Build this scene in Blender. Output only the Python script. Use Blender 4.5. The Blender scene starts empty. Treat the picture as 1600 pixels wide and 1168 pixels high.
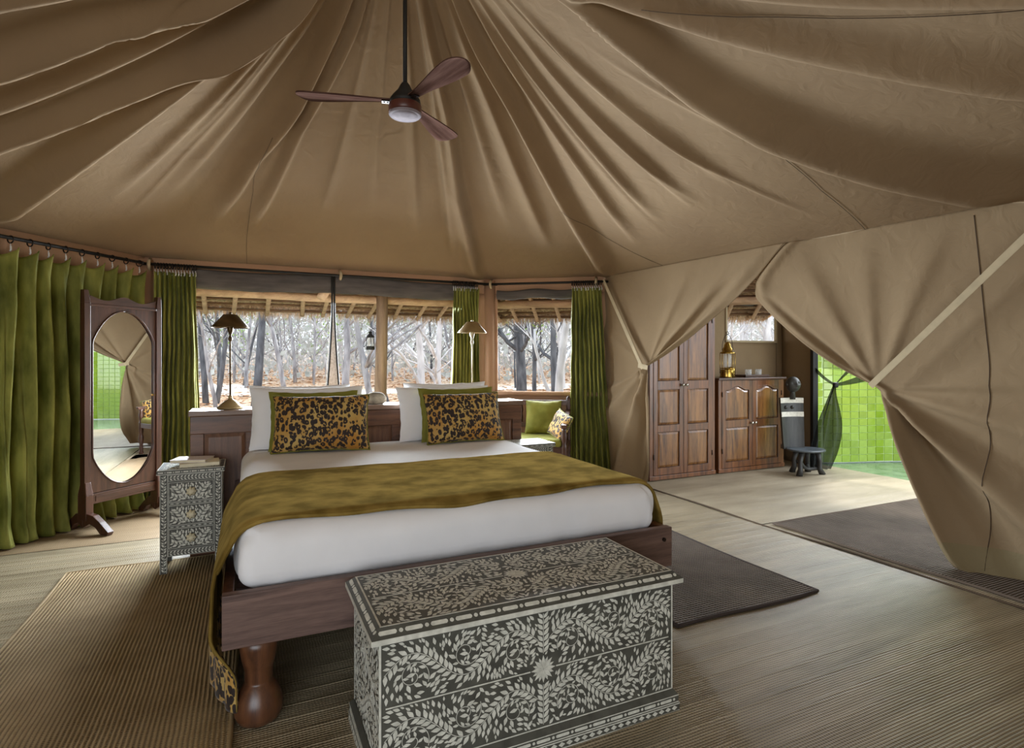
import bpy, math, random
from math import sin, cos, pi, radians, hypot, atan2, exp, sqrt
from mathutils import Vector, Matrix, noise, Euler

random.seed(7)
SC = bpy.context.scene
COL = SC.collection

# ---------------------------------------------------------------- camera
cam_d = bpy.data.cameras.new('camera')
cam_d.sensor_width = 36.0
cam_d.lens = 36.0 * 890.0 / 1600.0
cam_d.shift_y = -23.0 / 1600.0
cam_d.clip_end = 400
cam = bpy.data.objects.new('camera', cam_d)
cam.location = (0, 0, 1.4)
cam.rotation_euler = (radians(90), 0, 0)
COL.objects.link(cam)
SC.camera = cam

# ---------------------------------------------------------------- sky, sun, daylight, fill lamps, exposure
wd = bpy.data.worlds.new('sky')
SC.world = wd
wd.use_nodes = True
bgn = wd.node_tree.nodes['Background']
bgn.inputs[0].default_value = (0.80, 0.90, 1.0, 1)
bgn.inputs[1].default_value = 1.6
sun_d = bpy.data.lights.new('sun', 'SUN')
sun_d.energy = 2.2
sun_d.angle = radians(6)
sun_d.color = (1.0, 0.93, 0.82)
sun = bpy.data.objects.new('sun', sun_d)
sun.rotation_euler = (radians(-38), radians(0), radians(-28))
COL.objects.link(sun)


def area(name, loc, target, sx, sy, power, colr, spread=180):
    d = bpy.data.lights.new(name, 'AREA')
    d.shape = 'RECTANGLE'
    d.size, d.size_y = sx, sy
    d.energy = power
    d.color = colr
    d.spread = radians(spread)
    o = bpy.data.objects.new(name, d)
    o.location = loc
    o.rotation_euler = (Vector(target) - Vector(loc)).to_track_quat('-Z', 'Y').to_euler()
    COL.objects.link(o)
    return o


# unseen fill lamp added behind the camera; daylight that enters by the annex side
area('fill_behind_camera', (-0.6, -2.5, 1.5), (-0.3, 4, 1.7), 4.4, 2.3, 68, (0.90, 0.95, 1.0))
area('annex_daylight', (5.6, 3.2, 1.5), (3.4, 5.6, 0.6), 2.4, 2.0, 50, (0.92, 0.97, 1.0))
area('shower_gloss_lamp', (4.95, 7.25, 2.1), (2.4, 3.4, 0.0), 2.0, 0.8, 70, (0.88, 0.94, 1.0))  # lamp added above the tile wall to put a white gloss on the floor
area('window_daylight', (-1.98, 6.40, 1.45), (-0.8, 3.8, 0.3), 2.9, 1.2, 300, (0.84, 0.93, 1.0), 150)
area('right_window_daylight', (0.30, 7.05, 1.6), (0.0, 3.5, 0.8), 0.9, 1.0, 35, (0.84, 0.93, 1.0), 125)

SC.view_settings.view_transform = 'Standard'
SC.view_settings.look = 'None'
SC.view_settings.exposure = 0.5
SC.view_settings.gamma = 1.0
SC.view_settings.use_curve_mapping = False

# ---------------------------------------------------------------- helpers
UA = radians(24.8)
CU, SU = cos(UA), sin(UA)


def W(u, v, z=0.0):
    """bed-aligned plan coordinates to world"""
    return Vector((u * CU - v * SU, u * SU + v * CU, z))


def lerp(a, b, t):
    return a + (b - a) * t


def sstep(a, b, x):
    t = max(0.0, min(1.0, (x - a) / (b - a)))
    return t * t * (3 - 2 * t)


def interp(keys, x):
    if x <= keys[0][0]:
        return keys[0][1]
    for (x0, y0), (x1, y1) in zip(keys, keys[1:]):
        if x <= x1:
            return y0 + (y1 - y0) * (x - x0) / (x1 - x0)
    return keys[-1][1]


def link(name, data, parent=None):
    o = bpy.data.objects.new(name, data)
    COL.objects.link(o)
    if parent is not None:
        o.parent = parent
    return o


def tag(o, label=None, cat=None, group=None, kind=None):
    if label: o['label'] = label
    if cat: o['category'] = cat
    if group: o['group'] = group
    if kind: o['kind'] = kind
    return o


def thing(name, label, cat, loc=(0, 0, 0), rz=0.0, group=None):
    o = link(name, None)
    o.location = loc
    o.rotation_euler = (0, 0, rz)
    o.empty_display_size = 0.1
    return tag(o, label, cat, group)


class MB:
    def __init__(s):
        s.v = []
        s.f = []

    def add(s, vs, fs):
        n = len(s.v)
        s.v.extend([tuple(p) for p in vs])
        s.f.extend([tuple(i + n for i in f) for f in fs])
        return s

    def box(s, a, b):
        x0, y0, z0 = a
        x1, y1, z1 = b
        return s.add([(x0, y0, z0), (x1, y0, z0), (x1, y1, z0), (x0, y1, z0),
                      (x0, y0, z1), (x1, y0, z1), (x1, y1, z1), (x0, y1, z1)],
                     [(3, 2, 1, 0), (4, 5, 6, 7), (0, 1, 5, 4), (1, 2, 6, 5), (2, 3, 7, 6), (3, 0, 4, 7)])

    def tube(s, pts, r, n=8, cap=True):
        pts = [Vector(p) for p in pts]
        rs = r if isinstance(r, (list, tuple)) else [r] * len(pts)
        vs, fs = [], []
        up = None
        for i, p in enumerate(pts):
            d = (pts[min(i + 1, len(pts) - 1)] - pts[max(i - 1, 0)]).normalized()
            if up is None:
                up = Vector((0, 0, 1)) if abs(d.z) < 0.9 else Vector((1, 0, 0))
            a = d.cross(up)
            if a.length < 1e-6:
                a = d.cross(Vector((0.3, 1, 0.2)))
            a.normalize()
            b = a.cross(d).normalized()
            up = b
            for k in range(n):
                t = 2 * pi * k / n
                vs.append(p + (a * cos(t) + b * sin(t)) * rs[i])
        for i in range(len(pts) - 1):
            for k in range(n):
                k2 = (k + 1) % n
                fs.append((i * n + k, i * n + k2, (i + 1) * n + k2, (i + 1) * n + k))
        if cap:
            fs.append(tuple(range(n))[::-1])
            fs.append(tuple((len(pts) - 1) * n + k for k in range(n)))
        return s.add(vs, fs)

    def lathe(s, prof, c=(0, 0, 0), n=24, cap=True):
        vs, fs = [], []
        for r, z in prof:
            for k in range(n):
                t = 2 * pi * k / n
                vs.append((c[0] + r * cos(t), c[1] + r * sin(t), c[2] + z))
        for i in range(len(prof) - 1):
            for k in range(n):
                k2 = (k + 1) % n
                fs.append((i * n + k, i * n + k2, (i + 1) * n + k2, (i + 1) * n + k))
        if cap:
            fs.append(tuple(range(n))[::-1])
            fs.append(tuple((len(prof) - 1) * n + k for k in range(n)))
        return s.add(vs, fs)

    def prism(s, poly, fn0, fn1):
        """polygon (x,y) list; fn0/fn1 map (x,y) to 3D for the two faces"""
        n = len(poly)
        vs = [fn0(*p) for p in poly] + [fn1(*p) for p in poly]
        fs = [tuple(range(n))[::-1], tuple(range(n, 2 * n))]
        for i in range(n):
            j = (i + 1) % n
            fs.append((i, j, n + j, n + i))
        return s.add(vs, fs)

    def grid(s, nu, nv, fn, wrap=False):
        vs = [fn(i / nu, j / nv) for j in range(nv + 1) for i in range(nu + 1)]
        fs = []
        w = nu + 1
        for j in range(nv):
            for i in range(nu):
                fs.append((j * w + i, j * w + i + 1, (j + 1) * w + i + 1, (j + 1) * w + i))
        return s.add(vs, fs)

    def mesh(s, name, m, smooth=False, off=(0, 0, 0)):
        me = bpy.data.meshes.new(name)
        ox, oy, oz = off
        me.from_pydata([(x - ox, y - oy, z - oz) for x, y, z in s.v], [], s.f)
        me.update()
        if m is not None:
            me.materials.append(m)
        if smooth:
            me.shade_smooth()
        return me

    def build(s, name, m, parent=None, smooth=False, bevel=0.0, off=(0, 0, 0), solid=0.0, loc=None, rot=None, sub=0):
        o = link(name, s.mesh(name, m, smooth, off), parent)
        if loc is not None: o.location = loc
        if rot is not None: o.rotation_euler = rot
        if solid:
            md = o.modifiers.new('solid', 'SOLIDIFY')
            md.thickness = solid
            md.offset = 0
        if bevel:
            md = o.modifiers.new('bevel', 'BEVEL')
            md.width = bevel
            md.segments = 2
            md.limit_method = 'ANGLE'
            md.angle_limit = radians(40)
        if sub:
            md = o.modifiers.new('sub', 'SUBSURF')
            md.levels = md.render_levels = sub
        return o


def dup_tree(o, parent=None, loc=None, rz=None, label=None):
    c = o.copy()
    COL.objects.link(c)
    if parent is not None: c.parent = parent
    if loc is not None: c.location = loc
    if rz is not None: c.rotation_euler = (0, 0, rz)
    if label: c['label'] = label
    for ch in list(o.children):
        dup_tree(ch, c)
    return c


# ---------------------------------------------------------------- materials
def srgb(r, g, b):
    def f(c):
        c = c / 255.0
        return c / 12.92 if c <= 0.04045 else ((c + 0.055) / 1.055) ** 2.4
    return (f(r), f(g), f(b), 1.0)


def newmat(name):
    m = bpy.data.materials.new(name)
    m.use_nodes = True
    nt = m.node_tree
    b = nt.nodes['Principled BSDF']
    return m, nt, b


def nd(nt, kind, **kw):
    n = nt.nodes.new(kind)
    for k, v in kw.items():
        if k in n.inputs.keys():
            n.inputs[k].default_value = v
        else:
            setattr(n, k, v)
    return n


def setp(b, **kw):
    for k, v in kw.items():
        k = k.replace('_', ' ')
        if k in b.inputs: b.inputs[k].default_value = v


def ramp(nt, stops, interp_='LINEAR'):
    r = nt.nodes.new('ShaderNodeValToRGB')
    cr = r.color_ramp
    cr.interpolation = interp_
    while len(cr.elements) < len(stops): cr.elements.new(0.5)
    for e, (p, c) in zip(cr.elements, stops):
        e.position = p
        e.color = c if len(c) == 4 else (*c, 1)
    return r


def coords(nt, scale=(1, 1, 1), kind='Object', rot=(0, 0, 0)):
    tc = nt.nodes.new('ShaderNodeTexCoord')
    mp = nt.nodes.new('ShaderNodeMapping')
    mp.inputs['Scale'].default_value = scale
    mp.inputs['Rotation'].default_value = rot
    nt.links.new(tc.outputs[kind], mp.inputs[0])
    return mp.outputs[0]


def bump(nt, b, src, strength=0.3, dist=0.01):
    bp = nt.nodes.new('ShaderNodeBump')
    bp.inputs['Strength'].default_value = strength
    bp.inputs['Distance'].default_value = dist
    nt.links.new(src, bp.inputs['Height'])
    nt.links.new(bp.outputs[0], b.inputs['Normal'])
    return bp


def mat_noise(name, c1, c2, scale=5, detail=4, rough=0.6, stretch=(1, 1, 1), bstr=0.0, bscale=None, metallic=0.0,
              sheen=0.0, sheen_tint=None, lo=0.3, hi=0.7, spec=0.5, coat=0.0, bdist=0.005):
    m, nt, b = newmat(name)
    co = coords(nt, stretch)
    n = nd(nt, 'ShaderNodeTexNoise', Scale=scale, Detail=detail)
    nt.links.new(co, n.inputs['Vector'])
    r = ramp(nt, [(lo, c1), (hi, c2)])
    nt.links.new(n.outputs[0], r.inputs[0])
    nt.links.new(r.outputs[0], b.inputs['Base Color'])
    setp(b, Roughness=rough, Metallic=metallic)
    b.inputs['Specular IOR Level'].default_value = spec
    b.inputs['Coat Weight'].default_value = coat
    if sheen:
        b.inputs['Sheen Weight'].default_value = sheen
        b.inputs['Sheen Roughness'].default_value = 0.35
        if sheen_tint: b.inputs['Sheen Tint'].default_value = sheen_tint
    if bstr:
        n2 = nd(nt, 'ShaderNodeTexNoise', Scale=bscale or scale * 4, Detail=3)
        nt.links.new(co, n2.inputs['Vector'])
        bump(nt, b, n2.outputs[0], bstr, bdist)
    return m


def mat_wood(name, c1, c2, axis=0, scale=3.0, rough=0.35, coat=0.15, bstr=0.15):
    st = [9.0, 9.0, 9.0]
    st[axis] = 0.7
    m, nt, b = newmat(name)
    co = coords(nt, tuple(st))
    n = nd(nt, 'ShaderNodeTexNoise', Scale=scale, Detail=6, Distortion=0.6)
    nt.links.new(co, n.inputs['Vector'])
    n2 = nd(nt, 'ShaderNodeTexNoise', Scale=scale * 9, Detail=3)
    nt.links.new(co, n2.inputs['Vector'])
    mx = nd(nt, 'ShaderNodeMath', operation='MULTIPLY_ADD')
    nt.links.new(n2.outputs[0], mx.inputs[0])
    mx.inputs[1].default_value = 0.35
    nt.links.new(n.outputs[0], mx.inputs[2])
    r = ramp(nt, [(0.45, c1), (0.85, c2)])
    nt.links.new(mx.outputs[0], r.inputs[0])
    nt.links.new(r.outputs[0], b.inputs['Base Color'])
    setp(b, Roughness=rough)
    b.inputs['Coat Weight'].default_value = coat
    b.inputs['Coat Roughness'].default_value = 0.25
    bump(nt, b, mx.outputs[0], bstr, 0.003)
    return m


def mat_canvas(name, c1, c2):
    m, nt, b = newmat(name)
    co = coords(nt)
    n = nd(nt, 'ShaderNodeTexNoise', Scale=1.6, Detail=5)
    nt.links.new(co, n.inputs['Vector'])
    r = ramp(nt, [(0.3, c1), (0.7, c2)])
    nt.links.new(n.outputs[0], r.inputs[0])
    nt.links.new(r.outputs[0], b.inputs['Base Color'])
    setp(b, Roughness=0.85)
    b.inputs['Specular IOR Level'].default_value = 0.2
    n2 = nd(nt, 'ShaderNodeTexNoise', Scale=9, Detail=6, Distortion=0.8)
    nt.links.new(co, n2.inputs['Vector'])
    bump(nt, b, n2.outputs[0], 0.35, 0.02)
    return m


def mat_leopard(name):
    m, nt, b = newmat(name)
    co = coords(nt, (1, 1, 0.72))
    dn = nd(nt, 'ShaderNodeTexNoise', Scale=22, Detail=2)
    nt.links.new(co, dn.inputs['Vector'])
    mixv = nt.nodes.new('ShaderNodeVectorMath')
    mixv.operation = 'MULTIPLY_ADD'
    nt.links.new(dn.outputs['Color'], mixv.inputs[0])
    mixv.inputs[1].default_value = (0.03, 0.03, 0.03)
    nt.links.new(co, mixv.inputs[2])
    vo = nd(nt, 'ShaderNodeTexVoronoi', Scale=36.0, Randomness=0.8)
    nt.links.new(mixv.outputs[0], vo.inputs['Vector'])
    # rosette ring: dark between two radii, broken by noise; some cells are solid spots
    ring = ramp(nt, [(0.0, (0, 0, 0)), (0.13, (0, 0, 0)), (0.18, (1, 1, 1)), (0.53, (1, 1, 1)), (0.59, (0, 0, 0))])
    nt.links.new(vo.outputs['Distance'], ring.inputs[0])
    solid = ramp(nt, [(0.0, (1, 1, 1)), (0.50, (1, 1, 1)), (0.56, (0, 0, 0))])
    nt.links.new(vo.outputs['Distance'], solid.inputs[0])
    sel = nt.nodes.new('ShaderNodeSeparateColor')
    nt.links.new(vo.outputs['Color'], sel.inputs[0])
    gt = nd(nt, 'ShaderNodeMath', operation='GREATER_THAN')
    nt.links.new(sel.outputs[0], gt.inputs[0])
    gt.inputs[1].default_value = 0.45
    mx = nt.nodes.new('ShaderNodeMix')
    mx.data_type = 'RGBA'
    nt.links.new(gt.outputs[0], mx.inputs[0])
    nt.links.new(ring.outputs[0], mx.inputs[6])
    nt.links.new(solid.outputs[0], mx.inputs[7])
    bn = nd(nt, 'ShaderNodeTexNoise', Scale=45, Detail=1)
    nt.links.new(co, bn.inputs['Vector'])
    br = ramp(nt, [(0.31, (0, 0, 0)), (0.35, (1, 1, 1))])
    nt.links.new(bn.outputs[0], br.inputs[0])
    mul = nt.nodes.new('ShaderNodeMix')
    mul.data_type = 'RGBA'
    mul.blend_type = 'MULTIPLY'
    mul.inputs[0].default_value = 1
    nt.links.new(mx.outputs[2], mul.inputs[6])
    nt.links.new(br.outputs[0], mul.inputs[7])
    gn = nd(nt, 'ShaderNodeTexNoise', Scale=7, Detail=3)
    nt.links.new(co, gn.inputs['Vector'])
    gr = ramp(nt, [(0.35, srgb(196, 166, 96)), (0.65, srgb(178, 126, 44))])
    nt.links.new(gn.outputs[0], gr.inputs[0])
    fin = nt.nodes.new('ShaderNodeMix')
    fin.data_type = 'RGBA'
    nt.links.new(mul.outputs[2], fin.inputs[0])
    nt.links.new(gr.outputs[0], fin.inputs[6])
    fin.inputs[7].default_value = srgb(36, 22, 18)
    nt.links.new(fin.outputs[2], b.inputs['Base Color'])
    setp(b, Roughness=0.7)
    b.inputs['Sheen Weight'].default_value = 0.15
    return m


def mat_velvet(name, c1, c2, sh, scale=9, sheen=0.6, stretch=(1, 1, 0.35)):
    m = mat_noise(name, c1, c2, scale=scale, detail=8, rough=0.65, stretch=stretch, sheen=sheen, sheen_tint=sh,
                  lo=0.35, hi=0.68, spec=0.2, bstr=0.25, bscale=60)
    return m


def mat_weave(name, c1, c2, rib, axis=1, rough=0.5, bstr=0.6, bdist=0.006, cross=None, spec=0.4, nscale=2.0, stretch=(1, 1, 1)):
    """woven mat: ribs across `axis` (0 = ribs vary along local x), stitches along the other"""
    m, nt, b = newmat(name)
    co = coords(nt)
    wv = nd(nt, 'ShaderNodeTexWave', Scale=0.31416 / rib, Distortion=1.2)
    wv.inputs['Detail'].default_value = 1.0
    wv.inputs['Detail Scale'].default_value = 0.3
    wv.bands_direction = 'X' if axis == 0 else 'Y'
    nt.links.new(co, wv.inputs['Vector'])
    wc = nd(nt, 'ShaderNodeTexWave', Scale=0.31416 / (cross or rib), Distortion=4.0)
    wc.bands_direction = 'Y' if axis == 0 else 'X'
    nt.links.new(co, wc.inputs['Vector'])
    mul = nd(nt, 'ShaderNodeMath', operation='MULTIPLY_ADD')
    nt.links.new(wc.outputs['Fac'], mul.inputs[0])
    mul.inputs[1].default_value = 0.45
    nt.links.new(wv.outputs['Fac'], mul.inputs[2])
    co2 = coords(nt, stretch)
    n = nd(nt, 'ShaderNodeTexNoise', Scale=nscale, Detail=8)
    n.inputs['Roughness'].default_value = 0.65
    nt.links.new(co2, n.inputs['Vector'])
    r = ramp(nt, [(0.3, c1), (0.7, c2)])
    nt.links.new(n.outputs[0], r.inputs[0])
    dk = ramp(nt, [(0.0, (0.30, 0.28, 0.26)), (0.9, (1, 1, 1))])
    nt.links.new(mul.outputs[0], dk.inputs[0])
    mm = nt.nodes.new('ShaderNodeMix')
    mm.data_type = 'RGBA'
    mm.blend_type = 'MULTIPLY'
    mm.inputs[0].default_value = 1
    nt.links.new(r.outputs[0], mm.inputs[6])
    nt.links.new(dk.outputs[0], mm.inputs[7])
    nt.links.new(mm.outputs[2], b.inputs['Base Color'])
    setp(b, Roughness=rough)
    b.inputs['Specular IOR Level'].default_value = spec
    bump(nt, b, mul.outputs[0], bstr, bdist)
    return m


def mat_plain(name, c, rough=0.5, metallic=0.0, spec=0.5, coat=0.0):
    c2 = tuple(min(1, x * 1.18) for x in c[:3]) + (1,)
    return mat_noise(name, c, c2, scale=14, detail=3, rough=rough, metallic=metallic, spec=spec, coat=coat)


def mat_glass(name, c=(1, 1, 1, 1)):
    m, nt, b = newmat(name)
    setp(b, Roughness=0.02)
    n = nd(nt, 'ShaderNodeTexNoise', Scale=30)
    r = ramp(nt, [(0.0, c), (1.0, tuple(x * 0.97 for x in c[:3]))])
    nt.links.new(n.outputs[0], r.inputs[0])
    nt.links.new(r.outputs[0], b.inputs['Base Color'])
    b.inputs['Transmission Weight'].default_value = 1.0
    b.inputs['IOR'].default_value = 1.45
    return m


def mat_net(name, c, alpha):
    m, nt, b = newmat(name)
    n = nd(nt, 'ShaderNodeTexNoise', Scale=25, Detail=2)
    r = ramp(nt, [(0.3, c), (0.7, tuple(x * 1.3 for x in c[:3]))])
    nt.links.new(n.outputs[0], r.inputs[0])
    nt.links.new(r.outputs[0], b.inputs['Base Color'])
    setp(b, Roughness=0.8, Alpha=alpha)
    return m


M = {}
M['canvas_roof'] = mat_canvas('canvas_roof', srgb(136, 113, 87), srgb(145, 122, 94))
M['canvas_wall'] = mat_canvas('canvas_wall', srgb(140, 119, 92), srgb(149, 128, 100))
M['canvas_peach'] = mat_canvas('canvas_peach', srgb(176, 140, 112), srgb(186, 150, 120))
M['strap'] = mat_plain('strap', srgb(176, 160, 130), 0.8)
M['seam'] = mat_plain('seam', srgb(78, 62, 46), 0.9)
M['dark_wood'] = mat_wood('dark_wood', srgb(48, 29, 21), srgb(90, 58, 44), 0)
M['dark_wood_v'] = mat_wood('dark_wood_v', srgb(46, 27, 19), srgb(86, 54, 40), 2)
M['bed_wood'] = mat_wood('bed_wood', srgb(78, 58, 52), srgb(126, 100, 90), 0, rough=0.55, coat=0.05)
M['bed_wood_red'] = mat_wood('bed_wood_red', srgb(70, 42, 28), srgb(112, 72, 46), 2, rough=0.35, coat=0.3)
M['cab_wood'] = mat_wood('cab_wood', srgb(66, 38, 24), srgb(128, 80, 44), 2, rough=0.28, coat=0.5)
M['cab_panel'] = mat_wood('cab_panel', srgb(72, 42, 26), srgb(150, 102, 54), 2, scale=2.2, rough=0.25, coat=0.6)
M['head_wood'] = mat_wood('head_wood', srgb(70, 42, 28), srgb(120, 80, 54), 0, rough=0.4, coat=0.25)
M['velvet'] = mat_velvet('velvet', srgb(82, 86, 28), srgb(150, 150, 74), (0.75, 0.80, 0.4, 1), scale=7, sheen=0.35)
M['velvet_cushion'] = mat_velvet('velvet_cushion', srgb(108, 108, 38), srgb(138, 134, 58), (0.6, 0.6, 0.25, 1), scale=6, sheen=0.3, stretch=(1, 1, 1))
M['runner'] = mat_velvet('runner', srgb(106, 86, 40), srgb(160, 134, 72), (0.8, 0.65, 0.25, 1), scale=7, sheen=0.08, stretch=(1, 1.2, 1))
M['runner'].node_tree.nodes['Principled BSDF'].inputs['Specular IOR Level'].default_value = 0.0
M['leopard'] = mat_leopard('leopard')
M['linen'] = mat_noise('linen', srgb(238, 238, 240), srgb(246, 246, 248), scale=4, rough=0.75, bstr=0.3, bscale=7, bdist=0.015, spec=0.2)
M['jute'] = mat_weave('jute', srgb(164, 138, 98), srgb(204, 178, 134), 0.0175, 0, rough=0.85, bstr=1.0, bdist=0.008, cross=0.011, spec=0.2)
M['rug_dark'] = mat_weave('rug_dark', srgb(100, 88, 78), srgb(134, 120, 108), 0.020, 1, rough=0.85, bstr=1.0, bdist=0.012, spec=0.2)
M['mat_straw'] = mat_weave('mat_straw', srgb(136, 123, 98), srgb(194, 179, 150), 0.013, 1, rough=0.31, bstr=0.7, bdist=0.003, spec=0.7, nscale=3.0, stretch=(0.35, 2.5, 1))
M['mat_straw_brown'] = mat_weave('mat_straw_brown', srgb(136, 114, 86), srgb(166, 144, 114), 0.014, 1, rough=0.45, bstr=0.4, bdist=0.003, nscale=2.0, stretch=(0.3, 2, 1))
M['mat_straw_annex'] = mat_weave('mat_straw_annex', srgb(160, 146, 122), srgb(196, 182, 156), 0.014, 1, rough=0.5, bstr=0.5, bdist=0.003, nscale=2.5, stretch=(0.5, 1.6, 1))
M['black'] = mat_plain('black', srgb(16, 15, 15), 0.6)
M['iron'] = mat_plain('iron', srgb(42, 34, 30), 0.4, 0.6)
M['brass'] = mat_noise('brass', srgb(150, 118, 52), srgb(196, 164, 86), scale=12, rough=0.25, metallic=0.9)
M['nickel'] = mat_noise('nickel', srgb(176, 170, 158), srgb(210, 204, 192), scale=12, rough=0.22, metallic=0.85)
M['bronze'] = mat_noise('bronze', srgb(70, 54, 32), srgb(104, 82, 50), scale=12, rough=0.35, metallic=0.7)
M['shade_gold'] = mat_noise('shade_gold', srgb(138, 116, 78), srgb(166, 142, 98), scale=9, rough=0.4, metallic=0.4)
M['bone'] = mat_noise('bone', srgb(196, 196, 184), srgb(230, 230, 218), scale=40, rough=0.4, spec=0.4)
M['inlay_base'] = mat_noise('inlay_base', srgb(72, 72, 66), srgb(92, 92, 84), scale=20, rough=0.45, spec=0.4)
M['knob'] = mat_noise('knob', srgb(206, 196, 160), srgb(232, 224, 196), scale=60, rough=0.35)
M['blade'] = mat_wood('blade', srgb(70, 48, 42), srgb(100, 76, 68), 0, rough=0.6, coat=0.0)
M['blade'].node_tree.nodes['Principled BSDF'].inputs['Specular IOR Level'].default_value = 0.0
M['blind'] = mat_noise('blind', srgb(74, 70, 68), srgb(98, 92, 88), scale=8, rough=0.9, stretch=(0.3, 1, 3))
M['paper'] = mat_plain('paper', srgb(226, 218, 190), 0.8)
M['book_white'] = mat_plain('book_white', srgb(222, 214, 214), 0.5)
M['stone'] = mat_noise('stone', srgb(92, 80, 64), srgb(150, 136, 112), scale=16, detail=8, rough=0.8, bstr=0.6)
M['glass'], gnt_, gb_ = newmat('glass')
gn_ = nd(gnt_, 'ShaderNodeTexNoise', Scale=20)
gr_ = ramp(gnt_, [(0, (0.85, 0.88, 0.88)), (1, (1, 1, 1))])
gnt_.links.new(gn_.outputs[0], gr_.inputs[0])
gnt_.links.new(gr_.outputs[0], gb_.inputs['Base Color'])
setp(gb_, Roughness=0.03, Alpha=0.28)
M['thatch'] = mat_noise('thatch', srgb(150, 118, 92), srgb(220, 188, 154), scale=30, detail=5, rough=0.9, bstr=0.6, bscale=60, lo=0.35, hi=0.65)
M['straw'] = mat_noise('straw', srgb(150, 118, 90), srgb(236, 206, 174), scale=25, detail=3, rough=0.8)
M['pole'] = mat_wood('pole', srgb(150, 118, 90), srgb(194, 160, 128), 0, scale=2, rough=0.7, coat=0.0)
M['pole_v'] = mat_wood('pole_v', srgb(104, 82, 64), srgb(150, 124, 100), 2, scale=2, rough=0.7, coat=0.0)
M['chair_dark'] = mat_wood('chair_dark', srgb(30, 29, 28), srgb(58, 56, 52), 2, rough=0.5, coat=0.05)
M['white_band'] = mat_noise('white_band', srgb(196, 192, 180), srgb(226, 222, 210), scale=40, rough=0.7)
M['net'] = mat_net('net', srgb(14, 20, 20), 0.86)
M['net_thin'] = mat_net('net_thin', srgb(30, 44, 40), 0.35)
M['grout'] = mat_plain('grout', srgb(190, 214, 150), 0.8)
tile_cols = [(128, 156, 28), (132, 162, 32), (138, 166, 38), (124, 152, 30), (142, 170, 50)]
TILES = [mat_noise('tile_glaze', srgb(*c), srgb(*(min(255, x + 18) for x in c)), scale=9, rough=0.12, coat=0.4) for c in tile_cols]
M['tile_green'] = TILES[1]
M['floor_green'] = mat_noise('floor_green', srgb(96, 122, 96), srgb(140, 160, 130), scale=6, rough=0.2)
M['bark_a'] = mat_noise('bark_a', srgb(112, 110, 114), srgb(186, 184, 188), scale=9, detail=6, rough=0.9, stretch=(1, 1, 0.25), bstr=0.5)
M['bark_b'] = mat_noise('bark_b', srgb(58, 60, 66), srgb(112, 114, 120), scale=9, detail=6, rough=0.9, stretch=(1, 1, 0.25), bstr=0.5)
M['bark_c'] = mat_noise('bark_c', srgb(176, 174, 178), srgb(232, 230, 232), scale=9, detail=6, rough=0.9, stretch=(1, 1, 0.25))
M['leaf_green'] = mat_noise('leaf_green', srgb(104, 134, 62), srgb(168, 190, 122), scale=3, rough=0.8)
M['leaf_grey'] = mat_noise('leaf_grey', srgb(160, 164, 158), srgb(214, 216, 212), scale=3, rough=0.8)
M['litter'] = mat_noise('litter', srgb(150, 108, 76), srgb(222, 190, 158), scale=1.2, rough=0.9)
M['ground'] = mat_noise('ground', srgb(176, 142, 112), srgb(226, 210, 190), scale=0.55, detail=10, rough=0.95)
M['sand'] = mat_noise('sand', srgb(206, 198, 188), srgb(230, 224, 216), scale=3, detail=6, rough=0.95)
mm_, nt_, b_ = newmat('mirror')
n_ = nd(nt_, 'ShaderNodeTexNoise', Scale=2)
r_ = ramp(nt_, [(0, (0.86, 0.87, 0.86)), (1, (0.9, 0.9, 0.89))])
nt_.links.new(n_.outputs[0], r_.inputs[0])
nt_.links.new(r_.outputs[0], b_.inputs['Base Color'])
setp(b_, Roughness=0.0, Metallic=1.0)
M['mirror'] = mm_

# ---------------------------------------------------------------- plan of the tent
A = Vector((1.16, 6.75))
DAB = Vector((0.5253, -0.8509))
NAB = Vector((-0.8509, -0.5253))          # into the room
B = A + DAB * 4.6
L_ = Vector((-3.55, 5.5))
L2 = Vector((-3.85, 4.28))
R_ = Vector((-0.275, 7.01))
EAVE = 2.385
POLY = [A, B, Vector((4.0, 0.9)), Vector((3.2, -1.6)), Vector((0.8, -3.2)), Vector((-2.2, -2.9)),
        Vector((-4.3, -0.6)), Vector((-4.25, 2.6)), L2, L_, R_]
SAG = [0.16, 0.50, 0.62, 0.55, 0.3, 0.3, 0.35, 0.30, 0.18, 0.12, 0.12]
APEX = Vector((-0.69, 3.5, 4.35))

def poly_at(th):
    """eave point in the direction th from the apex, with the sag"""
    dx, dy = cos(th), sin(th)
    ax, ay = APEX.x, APEX.y
    n = len(POLY)
    for i in range(n):
        p, q = POLY[i], POLY[(i + 1) % n]
        ex, ey = q.x - p.x, q.y - p.y
        den = dx * ey - dy * ex
        if abs(den) < 1e-9: continue
        t = ((p.x - ax) * ey - (p.y - ay) * ex) / den
        k = ((p.x - ax) * dy - (p.y - ay) * dx) / den
        if t > 0 and -1e-6 <= k <= 1 + 1e-6:
            return t, lerp(SAG[i], SAG[(i + 1) % n], k)
    return 4, 0.2


# floor ------------------------------------------------------------
fl = MB()
fl.box((-7, -5, -0.12), (9, 9.2, -0.012))
tag(fl.build('floor', M['floor_green']), kind='structure')


def inside_tent(x, y):
    dx, dy = x - APEX.x, y - APEX.y
    d = hypot(dx, dy)
    if d < 1e-3: return 1
    t, _ = poly_at(atan2(dy, dx))
    return min(1.0, (t - 0.05) / d)


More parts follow.
